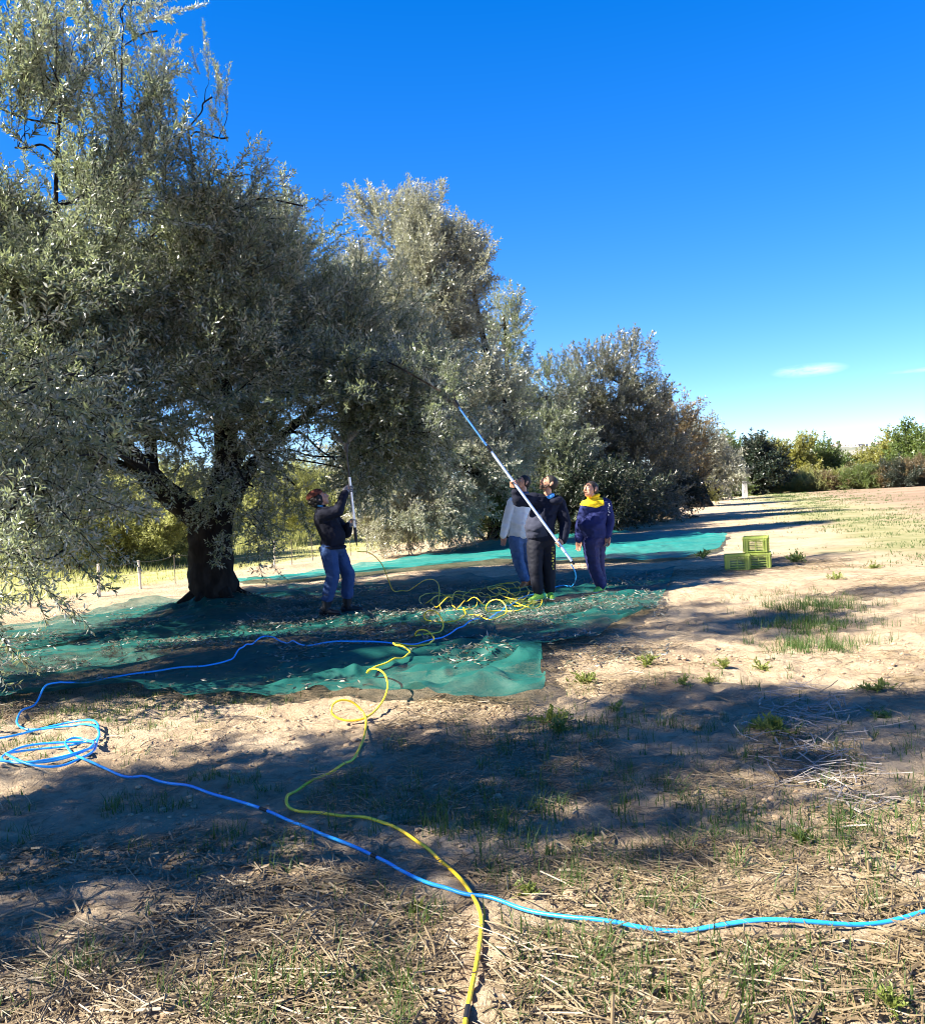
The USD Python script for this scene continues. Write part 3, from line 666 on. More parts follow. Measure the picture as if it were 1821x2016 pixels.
tree('olive_tree', 'distant olive tree with a bare leaning trunk at the end of the shaded track', 'olive tree', b6,
     [[(b6 - [0, 0, .2], .9), (P(1377, 975, d6 * KS), .55), (P(1370, 945, d6 * KS), .5), (P(1362, 900, d6 * KS), .3), (P(1365, 870, d6 * KS), .1)]],
     [lob(1365, 870, d6, 1.6, 1.6, upn=.6), lob(1345, 890, d6, 2, 1.8), lob(1380, 895, d6, 1.4, 1.6), lob(1352, 925, d6, 2.1, 1.8), lob(1378, 930, d6, 1.2, 1.4)],
     leaf='olive_leaf_grey', protos='mid', dens=.33, seed=107, scale=(1.8, 2.6), thin=3, sub=4, gap=.38)
b7 = at(1408, 986)
d7 = b7[1]
KS = d7 / 118.0
d7 /= KS
tree('olive_tree', 'silver grey olive tree in front of the dark conifer far down the track', 'olive tree', b7,
     [[(b7 - [0, 0, .2], .8), (P(1406, 965, d7 * KS), .5), (P(1404, 940, d7 * KS), .35), (P(1402, 910, d7 * KS), .1)]],
     [lob(1402, 905, d7, 1.8, 1.5, upn=.5), lob(1388, 925, d7, 1.7, 1.6), lob(1418, 930, d7, 2.2, 1.8), lob(1435, 945, d7, 1.4, 1.3), lob(1400, 950, d7, 2.0, 1.2)],
     leaf='olive_leaf_pale', protos='mid', dens=.3, seed=108, scale=(1.8, 2.8), thin=3, sub=4, gap=.38)
# ------------------------------------------------------------------ undergrowth and bushes
def bush(name, label, base, lobes, leaf, protos='shrub', dens=1.0, seed=1, up=.5, scale=(.8, 1.3), group=None, thin=1.0, gap=.40, cat='bush'):
    base = np.asarray(base, float)
    r = np.random.default_rng(seed)
    cs = np.array([c for c, *_ in lobes])
    limbs = []
    for c, *_ in lobes[:5]:
        c = np.asarray(c)
        limbs.append([(base - [0, 0, .1], .035 * thin), (base * .6 + c * .4 + r.normal(0, .05, 3), .025 * thin), (c, .012 * thin)])
    return tree(name, label, cat, base, limbs, lobes, leaf=leaf, protos=protos, dens=dens, up=up, scale=scale, seed=seed, group=group, bark='twig_bark', gap=gap, sub=3, thin=thin)
def bush_at(u, v, w, h, label, leaf, seed, **kw):
    """A bush whose foot is seen at (u, v), w and h metres wide and high."""
    b = at(u, v)
    k_ = b[1] / min(118, 2877 / (v - 968))
    w, h = w * k_, h * k_
    r = np.random.default_rng(seed)
    lb = [((b + [r.uniform(-.32, .32) * w, r.uniform(-.2, .2) * w, h * r.uniform(.3, .62)]), (w * r.uniform(.22, .3), w * .24, h * r.uniform(.24, .36)), None, None) for _ in range(6)]
    return bush('bush', label, b, lb, leaf, seed=seed, **kw)
far = dict(scale=(1.5, 2.4), thin=2.0)
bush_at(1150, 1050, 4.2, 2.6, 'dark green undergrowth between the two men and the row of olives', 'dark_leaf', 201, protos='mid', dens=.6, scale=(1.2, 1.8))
bush_at(1095, 1052, 1.8, 1.3, 'light green leafy shrub glimpsed between the pole man and the man in the yellow collar', 'green_leaf', 202, dens=1.0, scale=(1., 1.5))
bush_at(1265, 1030, 2.6, 1.2, 'brown dry shrub at the foot of the broad grey olive', 'rust_leaf', 203, dens=.8, scale=(1., 1.5))
bush_at(1240, 1032, 1.5, .9, 'small yellow green shrub low against the broad grey olive', 'green_leaf', 204, dens=.8, scale=(1., 1.5))
bush_at(960, 1062, 3.2, 1.5, 'sunlit green bush to the left of the white jacket man', 'green_leaf', 205, dens=.6, scale=(1.2, 1.7))
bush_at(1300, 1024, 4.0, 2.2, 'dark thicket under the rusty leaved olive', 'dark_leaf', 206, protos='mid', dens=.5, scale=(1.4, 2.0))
bush_at(1392, 993, 2.6, 2.4, 'round yellow green bush beside the distant leaning trunk', 'yellow_leaf', 207, dens=.35, **far)
bush_at(1440, 978, 5, 2.0, 'pale green scrub beside the white marker post', 'green_leaf', 208, dens=.3, scale=(2, 3), thin=2)
# left: pale meadow bushes and scrub beyond the fence
for k, (u, v, w, h, lab, lf) in enumerate([
        (250, 1120, 3.2, 2.0, 'pale yellow green bush behind the fence just left of the big trunk', 'meadow_leaf'),
        (330, 1105, 3.0, 2.4, 'tall sunlit pale bush directly behind the fork of the big trunk', 'meadow_leaf'),
        (150, 1128, 3.4, 2.1, 'pale bush under the low hanging branches on the left', 'meadow_leaf'),
        (60, 1125, 4.0, 2.7, 'green bush at the left edge behind the hanging branches', 'green_leaf'),
        (590, 1060, 4.5, 2.6, 'bright yellow green bush behind the head of the man with the short pole', 'meadow_leaf'),
        (520, 1078, 3.6, 2.3, 'pale bush right of the big trunk beyond the fence', 'meadow_leaf'),
        (660, 1052, 4.5, 2.2, 'pale sunlit scrub between the man with the short pole and the silver olive', 'meadow_leaf')]):
    bush_at(u, v, w, h, lab, lf, 220 + k, dens=.55, scale=(1.1, 1.7), thin=1.2)
for k, (u, v, w, h, lab, lf) in enumerate([
        (200, 1043, 13, 6.0, 'dull green tree far behind the meadow at the left', 'green_leaf'),
        (330, 1036, 12, 6.5, 'far green tree behind the meadow next to the trunk fork', 'olive_leaf_grey'),
        (80, 1050, 13, 6.0, 'far dark green tree at the left edge behind the meadow', 'green_leaf'),
        (560, 1022, 12, 5.5, 'far green tree behind the meadow right of the big trunk', 'green_leaf'),
        (680, 1015, 12, 5.5, 'far pale tree behind the meadow and the hanging silver branches', 'meadow_leaf')]):
    b = at(u, v)
    r = np.random.default_rng(240 + k)
    lb = [((b + [r.uniform(-.35, .35) * w, r.uniform(-.2, .2) * w, h * r.uniform(.3, .7)]), (w * .2, w * .2, h * r.uniform(.22, .3)), None, None) for _ in range(7)]
    tree('tree', lab, 'tree', b, [[(b - [0, 0, .2], .3), (b + [0, 0, h * .3], .22), (b + [0, 0, h * .8], .06)]], lb, leaf=lf, protos='mid', dens=.22, scale=(2, 3), seed=240 + k, thin=2.5, sub=3, gap=.38)

# ------------------------------------------------------------------ the far belt of trees across the field
def belt_tree(u, v, d, w, hpx, label, leaf, seed, shape='round', dens=.20, group=None):
    """Foot seen near (u, v) at d metres; w metres wide, hpx picture units high."""
    d, w = d * .8, w * .8
    x = P(u, v, d)[0]
    b = np.array([x, d, float(land(x, d))])
    top = P(u, v - hpx, d)[2]
    h = top - b[2]
    r = np.random.default_rng(seed)
    lb = []
    n = 9
    for k in range(n):
        t = (k + .5) / n
        if shape == 'cone':
            ww = w * (.55 - .42 * t)
        elif shape == 'column':
            ww = w * (.42 - .24 * t)
        else:
            ww = w * (.30 + .22 * math.sin(math.pi * min(1, t * 1.1)) - .2 * t)
        a = r.uniform(0, 6.28)
        q = r.uniform(.3, 1) * ww * .55
        lb.append((b + [q * math.cos(a), q * math.sin(a), h * (.10 + .84 * t)], (ww * .62, ww * .62, h * .12), .6 + t * .6, None))
    return tree('tree', label, 'tree', b, [[(b - [0, 0, .3], .3), (b + [0, 0, h * .3], .22), (b + [0, 0, h * .9], .05)]], lb, leaf=leaf, protos='broad', dens=dens, scale=(1.5, 2.4), seed=seed, group=group, thin=3, sub=3, gap=.36, nscale=.5)
belt_tree(1487, 975, 118, 9.0, 104, 'very dark green dense conifer at the end of the track', 'dark_leaf', 301, dens=.42)
BELT = [(1395, 985, 130, 7, 120, 'yellow_leaf', 'yellowing tree showing above the silver olive down the track'), (1432, 980, 132, 7, 118, 'green_leaf', 'green tree rising behind the left side of the dark conifer'),
        (1460, 978, 135, 6.5, 108, 'green_leaf', 'bright green tree just behind the crown of the dark conifer'), (1520, 972, 132, 7.5, 110, 'yellow_leaf', 'yellow green tree leaning out right of the dark conifer'),
        (1545, 968, 135, 6, 86, 'yellow_leaf', 'low yellow green tree second right of the dark conifer'), (1578, 965, 130, 7.5, 98, 'yellow_leaf', 'bright yellow poplar like tree in the middle of the belt'),
        (1610, 965, 134, 7, 90, 'green_leaf', 'mid green tree right of the bright yellow one in the belt'), (1636, 962, 132, 6.5, 84, 'green_leaf', 'green tree with twin tops left of the distant village'),
        (1668, 962, 140, 5.5, 48, 'green_leaf', 'short green tree below the distant village'), (1700, 960, 132, 6.0, 62, 'yellow_leaf', 'lone yellow green tree standing before the distant hill'),
        (1732, 958, 136, 6, 72, 'green_leaf', 'dark green tree right of the distant village'), (1755, 955, 130, 7.5, 92, 'yellow_leaf', 'wide yellow green tree left of the tallest tree at the right edge'),
        (1785, 950, 126, 7, 104, 'green_leaf', 'tallest green tree near the right edge'), (1812, 948, 124, 7.5, 92, 'green_leaf', 'broad dark green tree cut by the right edge'),
        (1840, 946, 122, 8, 90, 'green_leaf', 'green tree mostly beyond the right edge')]
for k, (u, v, d, w, hp, lf, lab) in enumerate(BELT):
    belt_tree(u, v, d, w, hp, lab, lf, 310 + k, shape='column' if k in (1, 2, 5, 7, 9, 12) else 'round', group='trees of the far belt across the field')
SCRUB = [(1530, 968, 118, 9, 22, 'rust_leaf', 'brown reedy scrub right of the dark conifer'), (1565, 966, 117, 8, 24, 'meadow_leaf', 'pale green scrub at the foot of the yellow belt trees'),
         (1600, 966, 116, 8, 30, 'yellow_leaf', 'yellow green scrub at the foot of the middle belt'), (1635, 963, 115, 9, 28, 'meadow_leaf', 'pale scrub below the twin topped tree'),
         (1660, 962, 114, 8, 24, 'rust_leaf', 'brown scrub below the distant village'), (1700, 960, 113, 9, 30, 'green_leaf', 'green reedy scrub under the lone yellow tree'),
         (1735, 957, 112, 9, 34, 'green_leaf', 'green scrub right of the lone yellow tree'), (1775, 954, 110, 9, 36, 'rust_leaf', 'olive brown scrub under the tallest tree'), (1812, 951, 109, 9, 40, 'dark_leaf', 'dark scrub at the right edge of the field')]
for k, (u, v, d, w, hp, lf, lab) in enumerate(SCRUB):
    d, w = d * .83, w * .83
    x = P(u, v, d)[0]
    b = np.array([x, d, float(land(x, d))])
    h = P(u, v - hp, d)[2] - b[2]
    r = np.random.default_rng(340 + k)
    lb = [((b + [r.uniform(-.4, .4) * w, r.uniform(-.12, .12) * w, h * r.uniform(.1, .7)]), (w * r.uniform(.1, .22), w * .15, h * r.uniform(.22, .4)), .8, None) for _ in range(8)]
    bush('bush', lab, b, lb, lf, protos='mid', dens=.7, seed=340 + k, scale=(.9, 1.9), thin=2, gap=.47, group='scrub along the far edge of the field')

# ------------------------------------------------------------------ far hill with its village
hy, hx = np.meshgrid(np.linspace(900, 2300, 60), np.linspace(150, 1700, 90))
prof = 50 * np.exp(-((hx - 640) / 300) ** 2) + 40 * np.exp(-((hx - 1150) / 260) ** 2)
hz = prof * sstep(900, 1450, hy) * (1 - sstep(1700, 2300, hy)) * (0.82 + 0.36 * meshkit.fbm(np.stack([hx / 130, hy / 130, 0 * hx], -1), 4, 9)) - 6
hv = np.stack([hx, hy, hz], -1).reshape(-1, 3)
hi = np.arange(hx.size).reshape(hx.shape)
obj('hill', (hv, np.stack([hi[:-1, :-1], hi[1:, :-1], hi[1:, 1:], hi[:-1, 1:]], -1).reshape(-1, 4)), 'hill_soil', smooth=True, kind='structure', label='bare grey hill far away behind the belt of trees')
from scipy.interpolate import RegularGridInterpolator
hill_h = RegularGridInterpolator((np.linspace(150, 1700, 90), np.linspace(900, 2300, 60)), hz)
r = np.random.default_rng(77)
for k in range(14):
    u = 1645 + k * 8.5 + r.uniform(-3, 3)
    d = 1450 + r.uniform(-40, 60)
    x = (u - 910.5) / FOC * d
    z = float(hill_h((x, d)))
    w, h, dd = r.uniform(6, 11), r.uniform(4, 6.5), r.uniform(6, 9)
    t = thing('hill_house', 'tiny pale house of the village on the distant hill', 'house', (x, d, z - 1), r.uniform(-30, 30), group='village houses on the distant hill')
    obj('wall', box(0, 0, h / 2, w, dd, h), 'house_wall', t)
    rv = np.array([[-w / 2 - .4, -dd / 2 - .4, h], [w / 2 + .4, -dd / 2 - .4, h], [w / 2 + .4, dd / 2 + .4, h], [-w / 2 - .4, dd / 2 + .4, h], [-w / 2 - .4, 0, h + 2.4], [w / 2 + .4, 0, h + 2.4]])
    obj('roof', (rv, np.array([[0, 1, 5], [0, 5, 4], [2, 3, 4], [2, 4, 5], [1, 2, 5], [3, 0, 4], [0, 3, 2], [0, 2, 1]])), 'roof_tile', t)
    for q in (-.25, .25):
        obj('window', box(q * w, -dd / 2 - .03, h * .6, 1.4, .1, 1.9), 'dark_post', t)

# ------------------------------------------------------------------ wire fence and marker post
fb = G(277, 1160)
t = thing('wire_fence', 'low wire fence on thin posts running along the meadow behind the big olive', 'fence', (fb[0], fb[1], float(land(fb[0], fb[1]))))
fo = np.array([fb[0], fb[1], float(land(fb[0], fb[1]))])
tops = []
for (u, v, hh, rr, mt) in [(60, 1196, .55, .018, 'dark_post'), (195, 1176, .5, .035, 'grey_post'), (277, 1160, .47, .03, 'grey_post'), (345, 1149, .5, .010, 'dark_post'), (440, 1133, .5, .012, 'dark_post'), (540, 1116, .55, .03, 'grey_post'),
                           (575, 1112, .55, .012, 'dark_post'), (616, 1104, .6, .012, 'dark_post'), (690, 1094, .6, .012, 'dark_post'), (723, 1090, .6, .014, 'dark_post'), (806, 1074, .65, .016, 'dark_post'), (880, 1062, .7, .016, 'dark_post'), (960, 1050, .7, .016, 'dark_post')]:
    p = G(u, v); z0 = float(land(p[0], p[1]))
    hh = hh * p[1] / (2877 / (v - 968))
    lean = rng.normal(0, .03, 2)
    pts = [[p[0], p[1], z0 - .12], [p[0] + lean[0] * .5, p[1] + lean[1] * .5, z0 + hh * .5], [p[0] + lean[0], p[1] + lean[1], z0 + hh]]
    obj('post', tube(pts, [rr, rr * .95, rr * .85], 8, wob=.15), mt, t, smooth=40, loc=fo)
    tops.append(pts[2] + [hh])
tops = np.array(tops, float)
for fr in (.02, .25):
    wp = []
    for a, b in zip(tops[:-1], tops[1:]):
        for s in np.linspace(0, 1, 6)[:-1]:
            q = a[:3] * (1 - s) + b[:3] * s
            wp.append(q - [0, 0, fr + .10 * s * (1 - s) * 2])
    obj('wire', tube(wp, .004, 4), 'wire', t, loc=fo)
p = np.array([0, 82.0, 0.0]); p[0] = P(1467, 979, 82.0)[0]; p[2] = float(land(p[0], p[1]))
mk = trimesh.creation.box((1.0, .5, 2.9)); mk.apply_translation((0, 0, 1.4))
mk = mk.subdivide().subdivide(); mk.vertices += (meshkit.fbm(mk.vertices * 1.2, 3, 3)[:, None] - .5) * .25
mk.vertices *= [.42, .6, .52]
mk.vertices[:, 0] *= 1 - .22 * mk.vertices[:, 2:3].ravel() / 1.7
o = obj('marker_stone', (np.array(mk.vertices) + p, np.array(mk.faces)), 'white_stone', smooth=40, label='small white standing stone beside the dark conifer', category='stone')

# ------------------------------------------------------------------ harvesting nets
from scipy.ndimage import gaussian_filter
NET_Z = []
def net(name, front, back, label, mat='green_net', n=(300, 110), lift=.02, amp=.05, seed=1, bumps=(), edge=.05, roll=.05, warp=(2.2, 7.0)):
    f2 = catmull([G(*p)[:2].tolist() + [0] for p in front], 10)[:, :2]
    b2_ = catmull([G(*p)[:2].tolist() + [0] for p in back], 10)[:, :2]
    def resample(c, k):
        s = np.r_[0, np.cumsum(np.linalg.norm(np.diff(c, axis=0), axis=1))]
        q = np.linspace(0, s[-1], k)
        return np.stack([np.interp(q, s, c[:, 0]), np.interp(q, s, c[:, 1])], -1)
    a, b = resample(f2, n[0]), resample(b2_, n[0])
    t = np.linspace(0, 1, n[1])
    xy = a[:, None] * (1 - t)[None, :, None] + b[:, None] * t[None, :, None]
    q = np.stack([xy[..., 0], xy[..., 1], 0 * xy[..., 0]], -1)
    jit = (meshkit.fbm(q * 3.2, 3, seed) - .5)[..., None] * np.array([edge * 2.5, edge * 2.5])
    rim = np.minimum.reduce([np.broadcast_to(t, xy.shape[:2]), 1 - np.broadcast_to(t, xy.shape[:2])])
    xy = xy + jit * np.exp(-rim * 9)[..., None]
    x, y = xy[..., 0], xy[..., 1]
    ang = .3
    wx, wy = x * math.cos(ang) + y * math.sin(ang), -x * math.sin(ang) + y * math.cos(ang)
    q1 = np.stack([wx * warp[0] * .3, wy * warp[1] * .3, 0 * x], -1)
    q1 = q1 + (meshkit.fbm(q1 * .6, 2, seed + 2) - .5)[..., None] * 2.0
    rid = 1 - np.abs(meshkit.fbm(q1, 3, seed + 3) - .5) * 2
    f = np.clip(rid, 0, 1) ** 5 * amp * (meshkit.fbm(q * .7, 2, seed + 9) * 1.6)
    f = f + (meshkit.fbm(q * 9, 2, seed + 5) - .4) * .018
    f = f + roll * np.exp(-(rim / .035) ** 2) * (meshkit.fbm(q * 2.5, 2, seed + 6)) * 1.4
    for (u, v, rad, hgt) in bumps:
        c = G(u, v)
        rr = np.hypot(x - c[0], y - c[1]) / rad
        qw = q + (meshkit.fbm(q * 1.7, 2, seed + 11) - .5)[..., None] * .5
        crease = 1 - np.abs(meshkit.fbm(qw * [2.2, 4.5, 1], 2, seed + 8) - .5) * 4.2
        f = f + hgt * np.exp(-rr ** 2) * np.clip(crease, 0, 1) ** 1.5
    f = gaussian_filter(f, (1.1, 1.1))
    z = land(x, y) + np.maximum(gaussian_filter(fine(x, y), 3.0), .0) * .6 + lift + np.maximum(f, 0)
    z = np.maximum(z, ground(x, y) + .008)
    v = np.stack([x, y, z], -1).reshape(-1, 3)
    i = np.arange(x.size).reshape(x.shape)
    fa = np.stack([i[:-1, :-1], i[1:, :-1], i[1:, 1:], i[:-1, 1:]], -1).reshape(-1, 4)
    NET_Z.append((xy.reshape(-1, 2), z.ravel()))
    return obj(name, (v, fa), mat, smooth=True, label=label, category='net')
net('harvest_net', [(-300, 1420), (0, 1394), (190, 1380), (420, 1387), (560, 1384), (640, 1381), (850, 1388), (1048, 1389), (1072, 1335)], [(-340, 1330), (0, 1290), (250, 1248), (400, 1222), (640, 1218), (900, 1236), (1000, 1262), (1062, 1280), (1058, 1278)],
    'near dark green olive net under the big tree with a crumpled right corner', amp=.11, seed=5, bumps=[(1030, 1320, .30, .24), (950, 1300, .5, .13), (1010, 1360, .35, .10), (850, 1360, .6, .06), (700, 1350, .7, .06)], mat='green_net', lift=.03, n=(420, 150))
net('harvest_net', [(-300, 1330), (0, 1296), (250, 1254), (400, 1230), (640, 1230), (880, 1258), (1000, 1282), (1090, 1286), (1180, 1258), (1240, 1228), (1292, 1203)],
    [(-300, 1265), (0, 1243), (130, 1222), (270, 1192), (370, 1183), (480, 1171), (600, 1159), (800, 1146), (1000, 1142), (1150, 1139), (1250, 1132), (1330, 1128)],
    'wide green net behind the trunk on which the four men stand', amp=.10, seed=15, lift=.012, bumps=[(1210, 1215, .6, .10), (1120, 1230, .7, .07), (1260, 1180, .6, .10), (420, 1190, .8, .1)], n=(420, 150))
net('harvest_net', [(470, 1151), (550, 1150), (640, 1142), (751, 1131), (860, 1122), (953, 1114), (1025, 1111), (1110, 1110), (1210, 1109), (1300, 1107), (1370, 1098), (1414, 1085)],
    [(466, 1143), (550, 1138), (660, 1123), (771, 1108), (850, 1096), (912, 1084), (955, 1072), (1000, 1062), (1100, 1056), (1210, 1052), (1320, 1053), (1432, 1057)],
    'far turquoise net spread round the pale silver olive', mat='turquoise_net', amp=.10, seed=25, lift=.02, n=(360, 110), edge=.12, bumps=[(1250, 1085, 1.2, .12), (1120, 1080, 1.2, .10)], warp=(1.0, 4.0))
from scipy.spatial import cKDTree
_nt = [(cKDTree(p), z) for p, z in NET_Z]
def surf(x, y):
    """Top of whatever lies there: a net or the bare ground."""
    xy = np.stack([np.asarray(x, float).ravel(), np.asarray(y, float).ravel()], -1)
    z = ground(xy[:, 0], xy[:, 1])
    for tr_, zz in _nt:
        d, i = tr_.query(xy)
        z = np.where(d < .09, np.maximum(z, zz[i]), z)
    return z.reshape(np.shape(x))
def S(u, v, lift=0.0):
    p = G(u, v)
    p[2] = float(surf(p[0:1], p[1:2])[0]) + lift
    return p

# ------------------------------------------------------------------ hoses
def deep(u, d):
    return 2877 / (968 + 2877 / d - skyline(u))
def on_surface(pts, lift):
    return np.array([S(u, v, lift) for u, v in pts])
from scipy.ndimage import gaussian_filter1d
HOSE_XY = []
def hose(name, pts, rad, mat, label, parts=()):
    c = catmull(pts, 12)
    q = np.r_[0, np.cumsum(np.linalg.norm(np.diff(c, axis=0), axis=1))]
    n = int(q[-1] / .022)
    c = np.stack([np.interp(np.linspace(0, q[-1], n), q, c[:, k]) for k in range(3)], 1)
    c = gaussian_filter1d(c, 2.6, axis=0, mode='nearest')
    c[:, 2] = np.maximum(c[:, 2], gaussian_filter1d(np.maximum(c[:, 2], surf(c[:, 0], c[:, 1]) + rad + .006 + .022 * (c[:, 1] > 7.2)), 2.5))
    base = c[0].copy()
    HOSE_XY.append(c[:, :2])
    t = thing(name, label, 'hose', base)
    obj('hose_tube', tube(c, rad, 10), mat, t, smooth=True, loc=base)
    for pname, i, ln, rr, mt in parts:
        i = int(i * (len(c) - 2))
        obj(pname, tube(catmull(c[i:i + ln], 3), rr, 10), mt, t, smooth=40, loc=base)
    return t
bl = [(1990, 1775), (1900, 1798), (1821, 1815), (1720, 1832), (1600, 1842), (1480, 1842), (1330, 1838), (1200, 1825), (1080, 1806), (920, 1771), (820, 1735), (700, 1675), (600, 1635), (520, 1602), (430, 1577), (300, 1543), (240, 1532), (190, 1518), (160, 1503), (143, 1490)]
b3d = [S(u, v, .013 + .01 * (i % 3)) for i, (u, v) in enumerate(bl)]
coil = [(132, 1478), (128, 1468), (150, 1460), (180, 1463), (190, 1472), (175, 1490), (120, 1503), (50, 1511), (10, 1508), (5, 1496), (50, 1480), (110, 1472), (170, 1466), (186, 1460), (196, 1450), (190, 1440), (150, 1434), (90, 1440), (20, 1456),
        (-40, 1470), (-70, 1490), (-40, 1508), (20, 1510), (90, 1505), (160, 1494), (186, 1478), (175, 1464), (140, 1470), (70, 1478), (20, 1490), (15, 1505), (60, 1520), (120, 1514), (180, 1492), (192, 1466), (197, 1452), (185, 1442), (150, 1437), (110, 1439), (60, 1444), (38, 1440), (34, 1425), (45, 1408), (75, 1394), (110, 1382)]
b3d += [S(u, v, .015 + .035 * (.5 + .5 * math.sin(i * 1.3))) for i, (u, v) in enumerate(coil)]
tail = [(150, 1370), (200, 1360), (300, 1346), (400, 1335), (455, 1320), (495, 1295), (520, 1281), (545, 1283), (590, 1298), (640, 1302), (720, 1298), (790, 1290), (860, 1275), (920, 1252), (965, 1230), (985, 1215), (1020, 1195), (1060, 1180), (1108, 1167)]
b3d += [S(u, v, .02) for u, v in tail]
b3d += [P(1125, 1155, deep(1125, 13.9)), P(1133.5, 1141, deep(1133.5, 13.4)), P(1134, 1132, deep(1134, 13.2)), P(1130, 1120, deep(1130, 13.1)), P(1123, 1110, deep(1123, 13.0))]
hose('air_hose', b3d, .0080, 'blue_hose', 'bright blue air hose crossing the foreground with a loose coil at the left',
     parts=[('joint', .10, 3, 0.0095, 'black_plastic'), ('joint', .135, 4, 0.0095, 'black_plastic')])
ye = [(905, 2120), (910, 2060), (916, 2016), (930, 1950), (945, 1880), (950, 1840), (945, 1805), (932, 1775), (905, 1735), (862, 1692), (810, 1653), (750, 1625), (680, 1609), (590, 1602), (567, 1596), (564, 1580), (580, 1556), (620, 1535), (660, 1519), (695, 1495), (715, 1464), (721, 1440)]
y3d = [S(u, v, .012) for u, v in ye]
# the springy part: (u, v, metres ahead)
sp = [(719.5, 1416, 6.40), (702, 1385, 6.42), (678, 1376, 6.38), (656, 1381, 6.32), (646.5, 1398, 6.28), (655, 1413, 6.27), (682, 1422.5, 6.29), (719, 1415, 6.36), (747, 1391, 6.6), (763, 1360, 6.85), (760, 1331, 7.05), (747, 1318, 7.15), (727, 1316, 7.2), (722, 1328, 7.3), (735, 1339, 7.5), (764, 1344, 7.62),
      (795, 1333, 7.85), (809, 1304, 8.05), (806, 1281, 8.15), (789, 1269, 8.2), (777, 1273, 8.25), (775, 1285, 8.4), (786, 1297, 8.6), (812, 1300.5, 8.7), (835, 1296, 8.75), (853, 1279, 8.95), (855, 1257, 9.1), (842, 1241, 9.2), (822, 1240, 9.25), (816, 1255, 9.35), (825, 1272, 9.5),
      (852, 1267, 9.6), (872, 1243, 9.9), (871, 1220, 10.0), (856, 1202, 10.1), (838, 1203, 10.15), (834, 1218, 10.2), (848, 1243, 10.3), (885, 1253, 10.25), (905, 1243, 10.4), (918, 1220, 10.6), (912, 1194, 10.8), (916, 1212, 10.9), (940, 1228, 11.0), (965, 1236, 10.8), (985, 1226, 11.1), (998, 1205, 11.4), (990, 1183, 11.5), (970, 1180, 11.5),
      (955, 1195, 11.5), (962, 1210, 11.6), (985, 1208, 11.8), (1015, 1212, 11.75), (1035, 1203, 12.1), (1043, 1196, 12.2)]
for u, v, d in sp:
    q = P(u, v, deep(u, d))
    q[2] = max(q[2], float(surf(q[0:1], q[1:2])[0]) + .012)
    y3d.append(q)
hose('air_hose', y3d, .0080, 'yellow_hose', 'springy yellow air hose curling from the foreground up to the net',
     parts=[('joint', .02, 4, 0.0095, 'black_plastic')])
ys = [(701, 1084, 11.6), (702.5, 1086, 11.6), (712, 1086.5, 11.7), (723, 1086.5, 11.9), (740, 1097, 12.3), (753, 1113, 12.8), (763, 1137, 13.3), (773, 1162, 13.7), (786, 1169.5, 14.0), (800, 1165, 14.0), (812, 1158.5, 13.8), (835, 1143, 13.5), (853, 1141, 13.3), (863, 1150, 13.1), (865, 1170, 12.9), (863, 1188, 12.7), (868, 1200, 12.3), (880, 1190, 12.6), (893, 1175, 13.2)]
y2 = []
for u, v, d in ys:
    q = P(u, v, deep(u, d))
    q[2] = max(q[2], float(surf(q[0:1], q[1:2])[0]) + .01)
    y2.append(q)
hose('air_hose', y2, .0068, 'yellow_hose', 'thin yellow hose hanging from the handle of the man with the short pole')

lp = []
for i in range(150):
    t = i / 149
    w_ = 14 + 16 * float(meshkit.noise(np.array([i * .09, 0, 0.5]), 3))
    u = 838 + 205 * t ** .8 + 1.3 * w_ * math.cos(i * .43 + 2 * math.sin(i * .05)); v = 1186 + 14 * math.sin(t * 7) + .75 * w_ * math.sin(i * .43 + 2 * math.sin(i * .05))
    q = S(u, min(v, 1222), .012)
    q[2] += .16 * max(0, math.sin(i * .52 + .6)) ** 2 * (.5 + .5 * math.sin(i * .13))
    lp.append(q)
hose('air_hose', np.array(lp)[::2], .0062, 'yellow_hose', 'tangle of thin yellow hose loops on the net before the feet of the pole holder')
from scipy.spatial import cKDTree as KD
HOSE_TREE = KD(np.vstack([catmull(np.column_stack([q, 0 * q[:, 0]]), 3)[:, :2] for q in HOSE_XY]))
